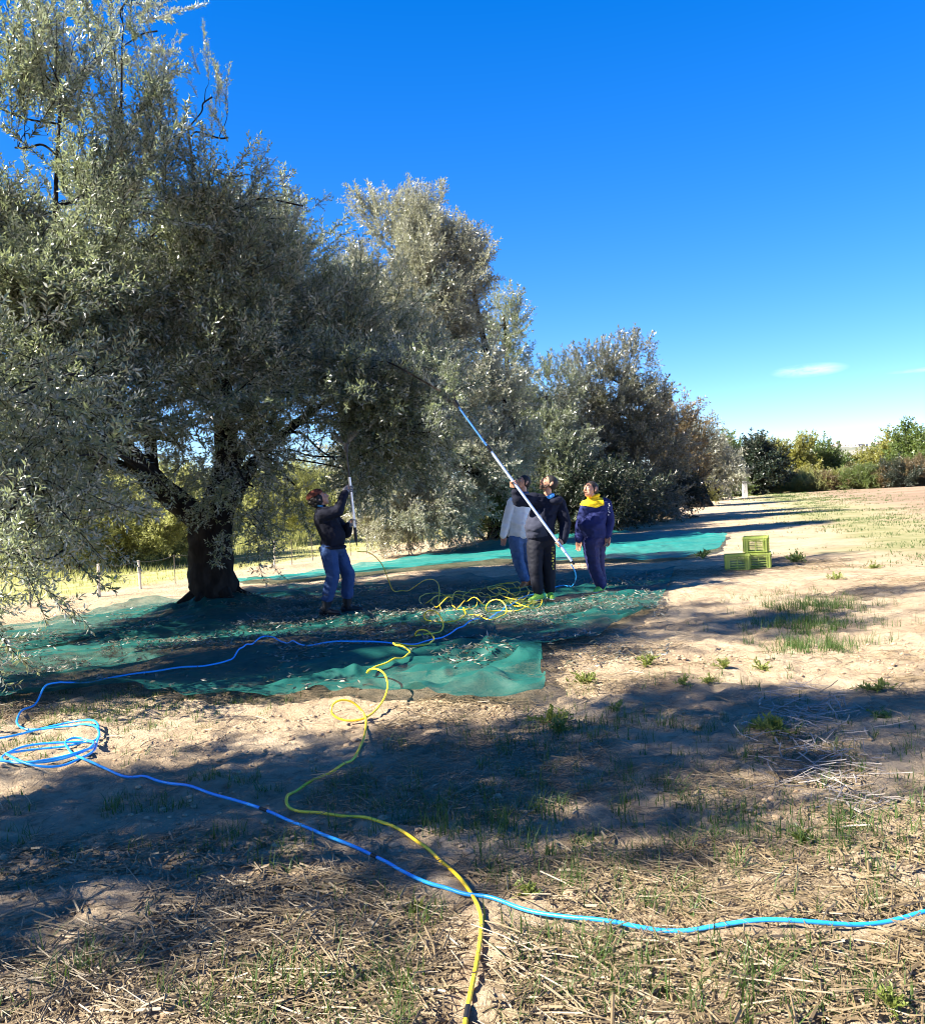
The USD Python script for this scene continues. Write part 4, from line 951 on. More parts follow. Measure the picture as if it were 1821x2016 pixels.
# ------------------------------------------------------------------ straw, litter, grass
def scatter_view(n, r, ulo, uhi, vlo, vhi, power=1.0):
    """Random ground places of the near land, even over the land between two distances."""
    d0, d1 = 2877 / (vhi - HOR), 2877 / (vlo - HOR)
    y = np.sqrt(r.uniform(d0 ** 2, d1 ** 2, n)) if power == 1.0 else d0 + (d1 - d0) * r.uniform(0, 1, n) ** power
    x = (r.uniform(ulo, uhi, n) - 910.5) / FOC * y
    return x, y
def nz2(x, y, s, seed, o=3):
    return meshkit.fbm(np.stack([x * s, y * s, 0 * x], -1), o, seed)
def stalks(x, y, r, lmin, lmax, wmin, wmax, tilt=.12, segs=2, lift=.012, onnet=False, heap=None):
    n = len(x)
    a = r.uniform(0, 2 * np.pi, n)
    L = r.uniform(lmin, lmax, n)
    w = wmin + (wmax - wmin) * r.uniform(0, 1, n) ** 2.2
    el = np.minimum(np.abs(r.normal(0, tilt, n)), .030 / L if heap is None else 9)
    bend = r.normal(0, .4, n)
    h = surf if onnet else ground
    z0 = h(x, y) + lift * r.uniform(.2, 1, n) + (heap if heap is not None else 0)
    P0 = np.stack([x, y, z0], -1)
    rows = []
    for k in range(segs + 1):
        t = k / segs
        aa = a + bend * (t - .5)
        q = P0 + np.stack([np.cos(aa) * (t - .5) * L, np.sin(aa) * (t - .5) * L, np.sin(el) * t * L], -1)
        rows.append(q)
    rows = np.stack(rows, 1)
    side = np.stack([-np.sin(a), np.cos(a), r.normal(0, .25, n)], -1) * (w / 2)[:, None]
    up = np.stack([0 * a, 0 * a, w * .45], -1)
    m = segs + 1
    v = np.stack([rows - side[:, None], rows + up[:, None], rows + side[:, None]], 2)   # n, m, 3, 3: a ridge section
    v = v.reshape(-1, 3)
    base = (np.arange(n) * m * 3)[:, None, None]
    k = np.arange(segs)[None, :, None] * 3
    f = []
    for c in (0, 1):
        i0 = base + k + c
        f += [np.stack([i0, i0 + 1, i0 + 4], -1).reshape(-1, 3), np.stack([i0, i0 + 4, i0 + 3], -1).reshape(-1, 3)]
    return v, np.vstack(f)
def keep(x, y, p, r, away=.055):
    k = r.uniform(0, 1, len(x)) < p
    k &= HOSE_TREE.query(np.stack([x, y], -1))[0] > away
    return x[k], y[k]
r = np.random.default_rng(31)
parts = []
x, y = scatter_view(90000, r, -150, 1980, 1690, 2080)
dens = .05 + .95 * sstep(.50, .64, nz2(x, y, 1.1, 3) + .30 * sstep(3.9, 3.0, y) + .10 * sstep(-.5, 1.5, x) - .12 * sstep(-.3, -1.5, x) * sstep(3.1, 3.6, y))
x, y = keep(x, y, dens * .10, r)
parts.append(stalks(x, y, r, .03, .26, .0018, .0075, tilt=.2))
x, y = scatter_view(120000, r, -150, 2000, 1330, 1700)
dens = .05 + .95 * sstep(.50, .66, nz2(x, y, .8, 4) + .12 * sstep(-.5, 1.2, x) - .12 * sstep(-.4, -1.6, x))
x, y = keep(x, y, dens * .19, r)
parts.append(stalks(x, y, r, .06, .30, .0022, .008, tilt=.14))
x, y = scatter_view(60000, r, 1000, 2100, 1130, 1340)
dens = .04 + .9 * sstep(.52, .68, nz2(x, y, .5, 5))
x, y = keep(x, y, dens * .3, r)
parts.append(stalks(x, y, r, .08, .32, .005, .010, tilt=.12))
# coarse chaff right in front
x, y = scatter_view(9000, r, -150, 1980, 1600, 2080)
x, y = keep(x, y, .15 + .85 * sstep(.42, .6, nz2(x, y, 1.1, 6) + .2 * sstep(3.6, 2.9, y)), r)
parts.append(stalks(x, y, r, .03, .11, .006, .014, tilt=.2, segs=1))
o = obj('straw', join(parts), 'straw_stalk', kind='stuff', label='dry straw stalks scattered over the bare soil')
# the cut stubble heap at the right
c = np.array([G(1600, 1500)[:2], G(1590, 1440)[:2], G(1650, 1560)[:2], G(1610, 1390)[:2]])
x = np.concatenate([q[0] + r.normal(0, .16, 85) for q in c]); y = np.concatenate([q[1] + r.normal(0, .24, 85) for q in c])
o = obj('stubble_heap', stalks(x, y, r, .07, .24, .004, .010, tilt=.22, lift=.03, heap=0 * x), 'stubble_stalk', kind='stuff', label='matted heap of thick cut stalks on the shaded ground at the right')
# clods and small stones
x, y = scatter_view(7000, r, -100, 1950, 1300, 2060)
x, y = keep(x, y, .08 + .8 * sstep(.5, .62, nz2(x, y, 1.3, 8)), r)
ico = trimesh.creation.icosphere(1)
iv, jf = np.array(ico.vertices), np.array(ico.faces)
cl = []
s = np.minimum(np.exp(r.normal(math.log(.008), .5, len(x))), .022)
for k in range(len(x)):
    vv = iv * (1 + .5 * (meshkit.noise(iv * 1.7 + k * 3.1, 5)[:, None] - .5)) * s[k] * [1.2, 1, .7]
    cl.append((vv + [x[k], y[k], ground(x[k], y[k]) + s[k] * .25], jf))
obj('soil_clod', join(cl), 'clod_soil', kind='stuff', label='small crumbs and clods of dry soil')

# fallen olive leaves on the nets
x = np.concatenate([scatter_view(26000, r, -200, 1060, 1175, 1370)[0]]); r2 = np.random.default_rng(32)
x, y = scatter_view(52000, r2, -250, 1300, 1160, 1372)
dens = .05 + .95 * sstep(.46, .58, nz2(x, y, 1.2, 12))
dens *= .25 + .75 * np.exp(-((x + 1.2) ** 2 + (y - 11.0) ** 2) / 14)
dens *= 1 - .75 * sstep(8.2, 7.4, y)
x, y = keep(x, y, dens, r2)
n = len(x)
a = r2.uniform(0, 6.28, n)
D = unit(np.stack([np.cos(a), np.sin(a), r2.normal(.12, .22, n)], -1))
N = unit(np.stack([r2.normal(0, .45, n), r2.normal(0, .45, n), np.where(r2.uniform(0, 1, n) < .5, 1, -1)], -1))
obj('fallen_leaf', leaves_mesh(np.stack([x, y, surf(x, y) + .006 + r2.uniform(0, .03, n)], -1), D, N, r2.uniform(.05, .085, n), r2.uniform(.014, .024, n)), 'dry_leaf', kind='stuff', label='fallen olive leaves littering the nets')
# cut twigs lying on the net near the feet of the men
for k, (u, v) in enumerate([(985, 1178), (1012, 1186), (1050, 1192), (1000, 1196), (700, 1250), (610, 1180), (860, 1225), (240, 1290), (960, 1165)]):
    p = S(u, v, .03)
    (lv, lf), (sv, sf) = spray(400 + k, L=.7, twigs=7, spread=.7, ll=.07, lw=.017)
    R = Rot.from_euler('zyx', [r2.uniform(0, 360), 0, 84], degrees=True).as_matrix()
    flat = np.array([1, 1, .35])
    t = thing('cut_branch', 'cut leafy olive twig lying on the green net', 'branch', p, group='cut twigs on the nets')
    obj('leaf', ((lv @ R.T) * flat, lf), 'weed_leaf' if k < 4 else 'dry_leaf', t)
    obj('twig', ((sv @ R.T) * flat, sf), 'dry_twig', t)

def blades(x, y, r, per, h, spread, w, lean=.5, hvar=.5, segs=3):
    """Tufts of curved tapering blades."""
    ok = HOSE_TREE.query(np.stack([x, y], -1))[0] > .11
    x, y = x[ok], y[ok]
    h = np.broadcast_to(h, len(ok))[ok]; w = np.broadcast_to(w, len(ok))[ok]
    n = len(x) * per
    X = np.repeat(x, per) + r.normal(0, spread, n); Y = np.repeat(y, per) + r.normal(0, spread, n)
    H = np.repeat(np.broadcast_to(h, len(x)), per) * r.uniform(1 - hvar, 1 + hvar * .6, n)
    a = r.uniform(0, 6.28, n)
    ln = np.abs(r.normal(0, lean, n))
    ww = np.broadcast_to(w, len(x)).repeat(per) * r.uniform(.6, 1.3, n)
    z = ground(X, Y) - .005
    dirh = np.stack([np.cos(a), np.sin(a), 0 * a], -1)
    side = np.stack([-np.sin(a), np.cos(a), 0 * a], -1)
    pts = []
    for k in range(segs + 1):
        t = k / segs
        off = dirh * (H * ln * t ** 1.8)[:, None]
        c = np.stack([X, Y, z + H * (t - .25 * ln * t ** 2)], -1) + off
        wd = (ww * .5 * (1 - t) ** .7)[:, None]
        pts += [c - side * wd, c + side * wd]
    v = np.stack(pts, 1).reshape(-1, 3)
    m = 2 * (segs + 1)
    b = (np.arange(n) * m)[:, None]
    f = []
    for k in range(segs):
        i = b + 2 * k
        f += [np.hstack([i, i + 1, i + 3]), np.hstack([i, i + 3, i + 2])]
    return v, np.vstack(f)
r = np.random.default_rng(41)
gp = []
x, y = scatter_view(3000, r, -100, 1950, 1500, 2080)
x, y = keep(x, y, .02 + .6 * sstep(.57, .68, nz2(x, y, 1.3, 14)), r)
gp.append(blades(x, y, r, 8, .075, .022, .005, lean=.8))
# the darker grassy places of the photograph: (u, v, radius, tufts, height)
for (u, v, rad, nt, hh) in [(930, 1590, .32, 60, .16), (870, 1640, .3, 45, .15), (1150, 1760, .3, 30, .12), (1540, 1640, .35, 45, .17), (1640, 1640, .25, 30, .16), (1010, 1690, .25, 30, .13), (1200, 1870, .18, 22, .16), (500, 1650, .2, 18, .16), (510, 1960, .12, 22, .14), (900, 1800, .2, 24, .14),
                            (1605, 1200, .3, 150, .2), (1585, 1235, .3, 150, .18), (1610, 1275, .25, 110, .18), (1555, 1180, .4, 50, .13), (1520, 1450, .35, 45, .12), (1090, 1440, .3, 40, .13), (1250, 1430, .25, 20, .18), (960, 1480, .25, 20, .16), (150, 1400, .9, 160, .10), (50, 1420, .6, 110, .10), (300, 1395, .5, 80, .09), (40, 1470, .35, 80, .09),
                            (60, 1930, .15, 14, .15), (1750, 1480, .4, 40, .12), (1700, 1590, .3, 26, .12), (780, 1960, .12, 16, .13), (1330, 1350, .5, 30, .12), (1290, 1500, .35, 24, .14), (1560, 1840, .1, 8, .25), (1480, 1930, .1, 10, .22), (1780, 1975, .12, 20, .1)]:
    c = G(u, v)
    nt = int(nt * 1.0)
    gp.append(blades(c[0] + r.normal(0, rad * 1.1, nt), c[1] + r.normal(0, rad * .9, nt), r, 8, hh * .72, .03, .0055, lean=.8))
# grass strip along the field and thin grass on the track
x, y = np.array([]), np.array([])
yy = r.uniform(15, 95, 4500)
xx = field_edge(yy) + (r.normal(1.4, 1.5, 4500)) * (1 + yy / 90)
x, y = keep(xx, yy, .10 + .9 * sstep(.45, .6, nz2(xx, yy, .5, 15)), r)
gp.append(blades(x, y, r, 6, .05 + .0006 * y, .10, .012 + .0003 * y, lean=.9))
x, y = scatter_view(3000, r, 1050, 2000, 1010, 1260)
x, y = keep(x, y, .02 + .45 * sstep(.56, .68, nz2(x, y, .35, 16)), r)
gp.append(blades(x, y, r, 7, .06, .06, .010, lean=.9))
obj('grass', join(gp), 'grass_blade', kind='stuff', label='thin green grass growing in tufts through the straw')
# meadow growth beyond the fence
n = 46000
y = r.uniform(15, 85, n); x = r.uniform(-30, 6, n) - (y - 20) * .15
k = fence_side(x, y) > .5
x, y = x[k], y[k]
x, y = keep(x, y, .25 + .75 * sstep(.42, .58, nz2(x, y, .4, 17)), r)
hgt = .10 + .55 * sstep(2.0, 9, fence_side(x, y)) * (.5 + nz2(x, y, .5, 18))
obj('meadow_grass', blades(x, y, r, 4, hgt, .10, .02, lean=.5, segs=2), 'meadow_leaf', kind='stuff', label='sunlit tall yellow green grass of the meadow')

# low green weeds on the bare ground, each a plant of its own
def weed(u, v, size, seed, leaf, label):
    p = G(u, v)
    r = np.random.default_rng(seed)
    t = thing('weed', label, 'weed', p)
    B, D, N, st = [], [], [], []
    for k in range(int(9 + 5 * r.uniform())):
        a = k * 2.4 + r.normal(0, .3)
        e = r.uniform(.25, 1.0)
        d = unit(np.array([math.cos(a) * (1.2 - e), math.sin(a) * (1.2 - e), e]))
        L = size * r.uniform(.5, 1.1)
        pts = np.array([d * L * s + np.array([0, 0, -.25 * L * s * s]) for s in np.linspace(0, 1, 5)])
        pts[:, 2] = np.maximum(pts[:, 2], .003)
        st.append(tube(pts, np.linspace(.003, .0012, 5), 3, cap=False))
        for q in range(14):
            s = .15 + .85 * q / 14
            B.append(pts[0] * (1 - s) + pts[-1] * s + np.array([0, 0, .06 * L * math.sin(3.1 * s)]))
            D.append(unit(d * .6 + r.normal(0, .6, 3) + [0, 0, .2])); N.append(unit(r.normal(0, .5, 3) + [0, 0, 1]))
    B, D, N = map(np.array, (B, D, N))
    obj('leaf', leaves_mesh(B, D, N, size * r.uniform(.18, .36, len(B)), size * r.uniform(.08, .15, len(B))), leaf, t)
    obj('stem', join(st), 'weed_leaf', t)
for k, (u, v, s, lf, lab) in enumerate([
        (1275, 1312, .20, 'weed_leaf', 'yellow green weed on the sunlit soil right of the crumpled net corner'), (1150, 1345, .22, 'weed_leaf', 'pale sprawling weed just right of the net corner'), (1215, 1398, .14, 'weed_leaf', 'small weed on the bright soil below the sprawling one'),
        (1425, 1320, .16, 'weed_leaf', 'low yellow green weed in the middle of the sunny patch'), (1085, 1425, .24, 'weed_leaf', 'bushy yellow green weed below the net corner'), (1395, 1345, .13, 'weed_leaf', 'small pale weed left of the shaded stubble'),
        (1565, 1108, .42, 'green_leaf', 'green weed clump right of the stacked crates'), (1725, 1365, .22, 'green_leaf', 'low green weed on the striped shade at the right'), (1520, 1448, .26, 'green_leaf', 'dark green weed left of the cut stubble'),
        (1100, 1445, .18, 'green_leaf', 'dark low weed beside the bushy yellow green one'), (1645, 1140, .25, 'weed_leaf', 'lone weed on bare soil far right of the crates'), (1720, 1118, .22, 'weed_leaf', 'thin weed near the grass strip at the right'),
        (1735, 1415, .18, 'green_leaf', 'small green weed on the right below the striped shade'), (1755, 2000, .10, 'green_leaf', 'fresh green weed at the lower right edge'), (1040, 1768, .10, 'green_leaf', 'green weed above the crossing of the hoses'),
        (1345, 1350, .13, 'weed_leaf', 'flat pale weed on the sunny soil'), (1500, 1320, .18, 'weed_leaf', 'pale dry weed at the edge of the dark grass'), (410, 1118, .3, 'green_leaf', 'dark green weed behind the trunk by the fence'), (225, 1145, .35, 'green_leaf', 'green weed clump between the fence posts on the left'),
        (1385, 1100, .4, 'weed_leaf', 'yellow green weed at the right end of the far net'), (820, 1790, .09, 'weed_leaf', 'small sunlit weed by the blue hose'), (1580, 1660, .14, 'green_leaf', 'upright green weed below the cut stubble')]):
    weed(u, v, s * .72, 500 + k, 'weed_leaf' if k % 3 else lf, lab)
# ------------------------------------------------------------------ crates
def crate(label, loc, rotz):
    W_, D_, H_ = .385, .30, .285
    t = thing('crate', label, 'crate', loc, rotz, group='green harvest crates')
    th = .014
    def panel(w):
        b = m3.Manifold.cube([w, th, H_ - .05], True)
        n = 5
        for i in range(n):
            z = -(H_ - .05) / 2 + .035 + i * (H_ - .115) / (n - 1)
            nn = 3 if w > .4 else 2
            for j in range(nn):
                ww = (w - .12) / nn - .014
                x = (j - (nn - 1) / 2) * (ww + .014)
                b -= m3.Manifold.cube([ww, .1, .028], True).translate([x, 0, z])
        return b
    def ribs(w):
        out = m3.Manifold()
        for x in (-w / 2 + .012, w / 2 - .012, -w / 2 + .055, w / 2 - .055):
            out += m3.Manifold.cube([.014, .024, H_ - .05], True).translate([x, -.008, 0])
        for z in (-(H_ - .05) / 2 + .012, (H_ - .05) / 2 - .03):
            out += m3.Manifold.cube([w, .022, .016], True).translate([0, -.0065, z])
        return out
    for (w, x, y, a) in ((W_, 0, -D_ / 2, 0), (W_, 0, D_ / 2, 180), (D_ - .03, W_ / 2, 0, 90), (D_ - .03, -W_ / 2, 0, -90)):
        q = (panel(w) + ribs(w)).rotate([0, 0, a]).translate([x, y, H_ / 2 - .012])
        s = obj('side_panel', q, 'crate_plastic', t)
        g = m3.Manifold.cube([.12, .03, .022], True).translate([0, -.016, .055]).rotate([0, 0, a]).translate([x, y, H_ / 2 + .035])
        obj('handle', g - m3.Manifold.cube([.095, .1, .012], True).translate([0, -.016, .055]).rotate([0, 0, a]).translate([x, y, H_ / 2 + .035]), 'crate_plastic', s)
    rim = m3.Manifold.cube([W_ + .035, D_ + .035, .034], True) - m3.Manifold.cube([W_ - .02, D_ - .02, .1], True)
    obj('rim', rim.translate([0, 0, H_ - .017]), 'crate_plastic', t)
    fl = m3.Manifold.cube([W_ - .02, D_ - .02, .012], True)
    for i in range(6):
        for j in range(4):
            fl -= m3.Manifold.cube([.05, .05, .1], True).translate([(i - 2.5) * .068, (j - 1.5) * .07, 0])
    obj('base', fl.translate([0, 0, .014]), 'crate_plastic', t)
    return t
c0 = G(1500, 1120); zc = float(np.max(ground(np.array([c0[0] - .2, c0[0] + .2, c0[0]]), np.array([c0[1], c0[1], c0[1] + .2])))) - .005
crate('green slotted plastic crate standing on the ground below the stacked one', (c0[0], c0[1] + .155, zc), -18)
crate('green slotted plastic crate stacked on top of another', (c0[0] - .03, c0[1] + .16, zc + .285), -22)
c1 = G(1455, 1124); z1 = float(np.max(ground(np.array([c1[0] - .2, c1[0] + .2]), np.array([c1[1], c1[1]])))) - .005
crate('green slotted plastic crate on its own left of the stack', (c1[0] + .02, c1[1] + .155, z1), -14)

# ------------------------------------------------------------------ people
MF = m3.Manifold
def sph(p, rx, ry=None, rz=None, seg=14):
    ry = rx if ry is None else ry; rz = rx if rz is None else rz
    return MF.sphere(1.0, seg).scale([rx, ry, rz]).translate(list(map(float, p)))
def hull(*ms):
    return MF.batch_hull(list(ms))
def chain(pts, rad):
    return [hull(sph(a, ra), sph(b, rb)) for (a, ra), (b, rb) in zip(zip(pts[:-1], rad[:-1]), zip(pts[1:], rad[1:]))]
def union(ms):
    return MF.batch_boolean(ms, m3.OpType.Add)
def soft(ms, edge=.022, it=12, wrinkle=0.0, wscale=9.0, seed=0, lam=.5, along=None):
    u = union(ms).refine_to_length(edge)
    q = u.to_mesh()
    t = trimesh.Trimesh(np.array(q.vert_properties[:, :3], float), np.array(q.tri_verts), process=True)
    trimesh.smoothing.filter_taubin(t, lamb=lam, nu=lam + .02, iterations=it)
    if wrinkle:
        n = np.array(t.vertex_normals)
        s = np.array([1, 1, 1.9]) if along is None else along
        w = 1 - np.abs(meshkit.fbm(np.array(t.vertices) * wscale * s, 3, seed) - .5) * 4
        t.vertices = np.array(t.vertices) + n * (w * wrinkle)[:, None]
    return t
def rotm(fwd, tilt=0.0, roll=0.0):
    """Columns: forward, left, up of a head that looks along fwd (horizontal) tilted up."""
    f = unit(np.array([fwd[0], fwd[1], 0.0])); l = np.cross([0, 0, 1], f)
    R = np.stack([f, l, [0, 0, 1]], 1)
    return R @ Rot.from_euler('yx', [-tilt, roll], degrees=True).as_matrix()
def place(mn, R, p):
    m = np.zeros((3, 4)); m[:, :3] = R; m[:, 3] = p
    return mn.transform(m)
def head_solids(R, p, s=1.0):
    """Skull, jaw, nose, brow, ears, in head axes: x forward, y left, z up; p the middle of the skull."""
    a = [sph((-.012, 0, .022), .098, .077, .092, 20), hull(sph((.035, 0, -.015), .055, .062, .06), sph((.052, 0, -.085), .03, .032, .026)), hull(sph((.045, 0, .0), .048, .060, .05), sph((.05, .0, -.075), .034, .044, .032)),
         hull(sph((.095, 0, .022), .008), sph((.112, 0, -.022), .012, .013, .010), sph((.09, 0, -.03), .012, .018, .010)),
         hull(sph((.078, .028, .035), .014), sph((.078, -.028, .035), .014)), hull(sph((.083, .014, -.052), .010, .010, .009), sph((.083, -.014, -.052), .010, .010, .009)),
         sph((.07, .035, -.018), .02), sph((.07, -.035, -.018), .02)]
    for y in (-1, 1):
        a.append(hull(sph((-.005, y * .077, .02), .012, .008, .016), sph((-.018, y * .086, .018), .014, .006, .024), sph((-.008, y * .078, -.02), .010, .007, .012)))
    return [place(m.scale([s, s, s]), R, p) for m in a]
def head_parts(t, R, p, s=1.0, hair='short', beard=False, brow=True, hair_mat='hair', glasses=False):
    def add(name, ms, mat, edge=.012, it=6, sm=True):
        obj(name, soft([place(m.scale([s, s, s]), R, p) for m in ms], edge, it), mat, t, smooth=sm)
    for y in (-1, 1):
        e = obj('eye', soft([place(sph((.083, y * .031, .012), .0115, .0135, .009).scale([s, s, s]), R, p)], .006, 2), 'eye_white', t, smooth=True)
        obj('iris', soft([place(sph((.0925, y * .031, .012), .004, .006, .006).scale([s, s, s]), R, p)], .004, 1), 'eye_dark', e, smooth=True)
        add('eyebrow', [hull(sph((.094, y * .014, .034), .005, .006, .005), sph((.088, y * .046, .038), .005, .006, .004))], hair_mat, .008, 2)
    add('mouth', [hull(sph((.094, .018, -.056), .004, .006, .004), sph((.094, -.018, -.056), .004, .006, .004), sph((.097, 0, -.054), .004, .006, .005))], 'lips', .006, 2)
    if beard:
        add('beard', [hull(sph((.05, .047, -.06), .022), sph((.065, 0, -.100), .024), sph((.05, -.047, -.06), .022), sph((.072, 0, -.08), .022)), hull(sph((.01, .066, -.02), .010), sph((.035, .058, -.07), .014)), hull(sph((.01, -.066, -.02), .010), sph((.035, -.058, -.07), .014)),
                      hull(sph((.092, .02, -.042), .007), sph((.095, -.02, -.042), .007))], 'beard', .014, 4)
    if hair == 'short':
        h = sph((-.02, 0, .032), .104, .084, .097, 22)
        cut = MF.cube([.3, .3, .3], True).rotate([0, 28, 0]).translate([.155, 0, -.062])
        cut2 = MF.cube([.3, .3, .3], True).translate([.0, 0, -.205])
        hm = (h - cut) - cut2
        tt = soft([place(hm.scale([s, s, s]), R, p)], .013, 5, wrinkle=.004, wscale=50)
        obj('hair', tt, hair_mat, t, smooth=True)
    if hair == 'curly':
        rr = np.random.default_rng(8)
        bl_ = [sph((-.03, 0, .02), .105, .09, .10, 16)]
        for k in range(70):
            d = unit(rr.normal(size=3))
            if d[0] > .35 and d[2] < .55 or d[2] < -.75:
                continue
            bl_.append(sph(np.array([-.03, 0, .02]) + d * [.105, .09, .10], .027, seg=8))
        obj('hair', soft([place(m.scale([s, s, s]), R, p) for m in bl_], .014, 3), hair_mat, t, smooth=True)
def grip(P0, axis, to_wrist, r, hs=1.0, flip=1):
    """A hand closed round a bar: palm at the wrist side, four fingers round it, thumb against them."""
    ax = unit(axis); w = unit(np.asarray(to_wrist, float) - ax * (np.asarray(to_wrist) @ ax)); o = np.cross(ax, w) * flip
    c = np.asarray(P0, float)
    rr = r + .010
    pos = lambda ang, s, ex=0: c + ax * s + (w * math.cos(ang) + o * math.sin(ang)) * (rr + ex)
    ms = [hull(*[sph(c + ax * s + w * (rr + .012) + o * q, .014) for s in (-.036, .038) for q in (-.012, .012)], sph(c + w * (rr + .055), .024))]
    for k, s in enumerate((-.033, -.011, .011, .032)):
        ln = (.85, 1., 1.05, .92)[k]
        angs = [0.25, 1.1, 2.0, 2.9 * ln, 3.5 * ln]
        ms += chain([pos(a, s * hs) for a in angs], [.0105, .010, .0092, .0085, .0075])
    ms += chain([c + ax * .036 + w * (rr + .03), pos(-.7, .050, .002), pos(-1.5, .048), pos(-2.3, .040)], [.013, .0115, .0105, .009])
    return ms
def loose_hand(wr, d, fw, hs=1.0):
    """A relaxed hand hanging along d, fingers curling towards fw."""
    d = unit(d); fw = unit(fw - d * (fw @ d)); sd = np.cross(d, fw)
    wr = np.asarray(wr, float)
    ms = [hull(sph(wr, .026, .024, .026), *[sph(wr + d * .085 + sd * q, .014) for q in (-.033, .033)], sph(wr + d * .05 + sd * .03, .016), sph(wr + d * .05 - sd * .03, .016))]
    for k, q in enumerate((-.032, -.011, .011, .031)):
        L = (.075, .084, .08, .062)[k]
        a = wr + d * .088 + sd * q
        ms += chain([a, a + d * L * .45 + fw * .008, a + d * L * .78 + fw * .03, a + d * L * .92 + fw * .055], [.0105, .0098, .009, .0078])
    ms += chain([wr + d * .025 - sd * .028, wr + d * .055 - sd * .046 + fw * .02, wr + d * .085 - sd * .044 + fw * .038, wr + d * .105 - sd * .036 + fw * .045], [.015, .0125, .011, .009])
    return ms
def shell(mesh, pred, off, inner=.012):
    """A thin closed skin over the part of a smooth mesh that pred picks."""
    v, n, f = np.array(mesh.vertices), np.array(mesh.vertex_normals), np.array(mesh.faces)
    c = v[f].mean(1)
    fs_ = f[pred(c)]
    used, inv = np.unique(fs_, return_inverse=True)
    inv = inv.reshape(-1, 3)
    return np.vstack([v[used] + n[used] * off, v[used] - n[used] * inner]), np.vstack([inv, inv[:, ::-1] + len(used)])
def shoe(an, toe, z0, sc=1.0, boot=False):
    d = unit(np.array([toe[0], toe[1], 0.0])); s = np.array([-d[1], d[0], 0])
    a = np.array([an[0], an[1], z0])
    up_ = [hull(sph(a - d * .055 + [0, 0, .045], .042, .042, .045), sph(a + d * .05 + [0, 0, .045], .043, .043, .045), sph(a + d * .14 + s * .008 + [0, 0, .034], .040, .040, .030), sph(a + d * .185 + [0, 0, .028], .028, .028, .024)),
           hull(sph(a - d * .03 + [0, 0, .09], .046), sph(a + d * .035 + [0, 0, .07], .045))]
    sole = [hull(*[sph(a + d * q + s * w_ + [0, 0, .010], .030, .030, .012) for q, w_ in ((-.06, .008), (-.06, -.008), (.06, .014), (.06, -.014), (.15, .012), (.15, -.008), (.19, 0))])]
    return up_, sole
class Figure:
    def __init__(self, u0, v0, depth, label, ucrop, src):
        self.d = depth; self.sx = FOC / depth
        p = P(u0, v0, depth)
        zz = [float(surf(np.array([p[0] + q]), np.array([p[1]]))[0]) for q in (-.1, 0, .1)]
        self.o = np.array([p[0], p[1], np.mean(zz) + .004])
        self.u0, self.v0, self.crop = u0, v0, (ucrop, src)
        self.t = thing('person', label, 'person', self.o)
    def J(self, cx, cy, dy=0.0):
        """A joint from its place in the enlarged view of the photograph, dy metres further away."""
        (u1, v1, k) = self.crop[0]
        a, b = u1 + cx * k - self.u0, self.v0 - (v1 + cy * k)
        return np.array([(a * math.cos(ROLL) - b * math.sin(ROLL)) / self.sx, dy, (a * math.sin(ROLL) + b * math.cos(ROLL)) / self.sx])
def limb_mid(a, b, t=.5):
    return a * (1 - t) + b * t
def leg(hip, kn, an, r, sag=.02):
    return chain([hip, limb_mid(hip, kn, .45), kn, limb_mid(kn, an, .35), an], [r[0], r[0] * .9, r[1], r[1] * .96, r[2]])
def arm(sh, el, wr, r):
    return chain([sh, limb_mid(sh, el, .5), el, limb_mid(el, wr, .35), wr], [r[0], r[0] * .95, r[1], r[1] * .95, r[2]])
def slim_body(j, Rh, hp, hs, hands):
    """One continuous body under the clothes: head, neck, trunk, arms, hands, legs."""
    ms = head_solids(Rh, hp, hs) + chain([j['neck'], hp + Rh @ np.array([-.015, 0, -.05]) * hs], [.058, .055])
    ms += [hull(sph(j['shR'], .05), sph(j['shL'], .05), sph(j['chest'], .10), sph(j['neck'] - [0, 0, .03], .055)), hull(sph(j['chest'], .11), sph(j['belly'], .10), sph(j['pelvis'], .11))]
    for s in 'RL':
        ms += arm(j['sh' + s], j['el' + s], j['wr' + s], (.045, .038, .027))
        ms += chain([j['hip' + s], j['kn' + s], j['an' + s]], [.07, .048, .036])
        ms.append(hull(sph(j['pelvis'], .1), sph(j['hip' + s], .07)))
    return ms + hands

# the man in dark navy with rubber boots, in the shade of the big tree
A = Figure(661, 1221, 12.45, 'person in dark navy jumper, jeans and black rubber boots raising a short silver pole', (549.8, 916.4, .16364), None)
J = A.J
ax_p = unit(J(905, 800) - J(868, 380)); pole_lo, pole_hi = J(912, 800, 0.0), J(868, 372, -.02)
a = {'neck': J(515, 590, 0), 'chest': J(560, 720), 'belly': J(640, 930), 'pelvis': J(650, 1060), 'shR': J(560, 660, -.17), 'shL': J(575, 655, .17), 'elR': J(735, 625, -.20), 'elL': J(795, 890, .17),
     'hipR': J(610, 1090, -.09), 'hipL': J(680, 1085, .09), 'knR': J(665, 1390, -.11), 'knL': J(825, 1390, .10), 'anR': J(575, 1760, -.12), 'anL': J(808, 1740, .12)}
hR, hL = J(868, 355, -.02), J(910, 765, 0)
axisA = unit(hR - hL)
a['wrR'] = hR + np.array([-.075, -.035, -.055]); a['wrL'] = hL + np.array([-.085, .03, -.035])
RA = rotm((1, .15), tilt=28); hpA = J(497, 478)
hands = grip(hR, axisA, a['wrR'] - hR, .019) + grip(hL, axisA, a['wrL'] - hL, .019, flip=-1)
obj('body', soft(slim_body(a, RA, hpA, 1.05, hands), .012, 5), 'skin', A.t, smooth=True)
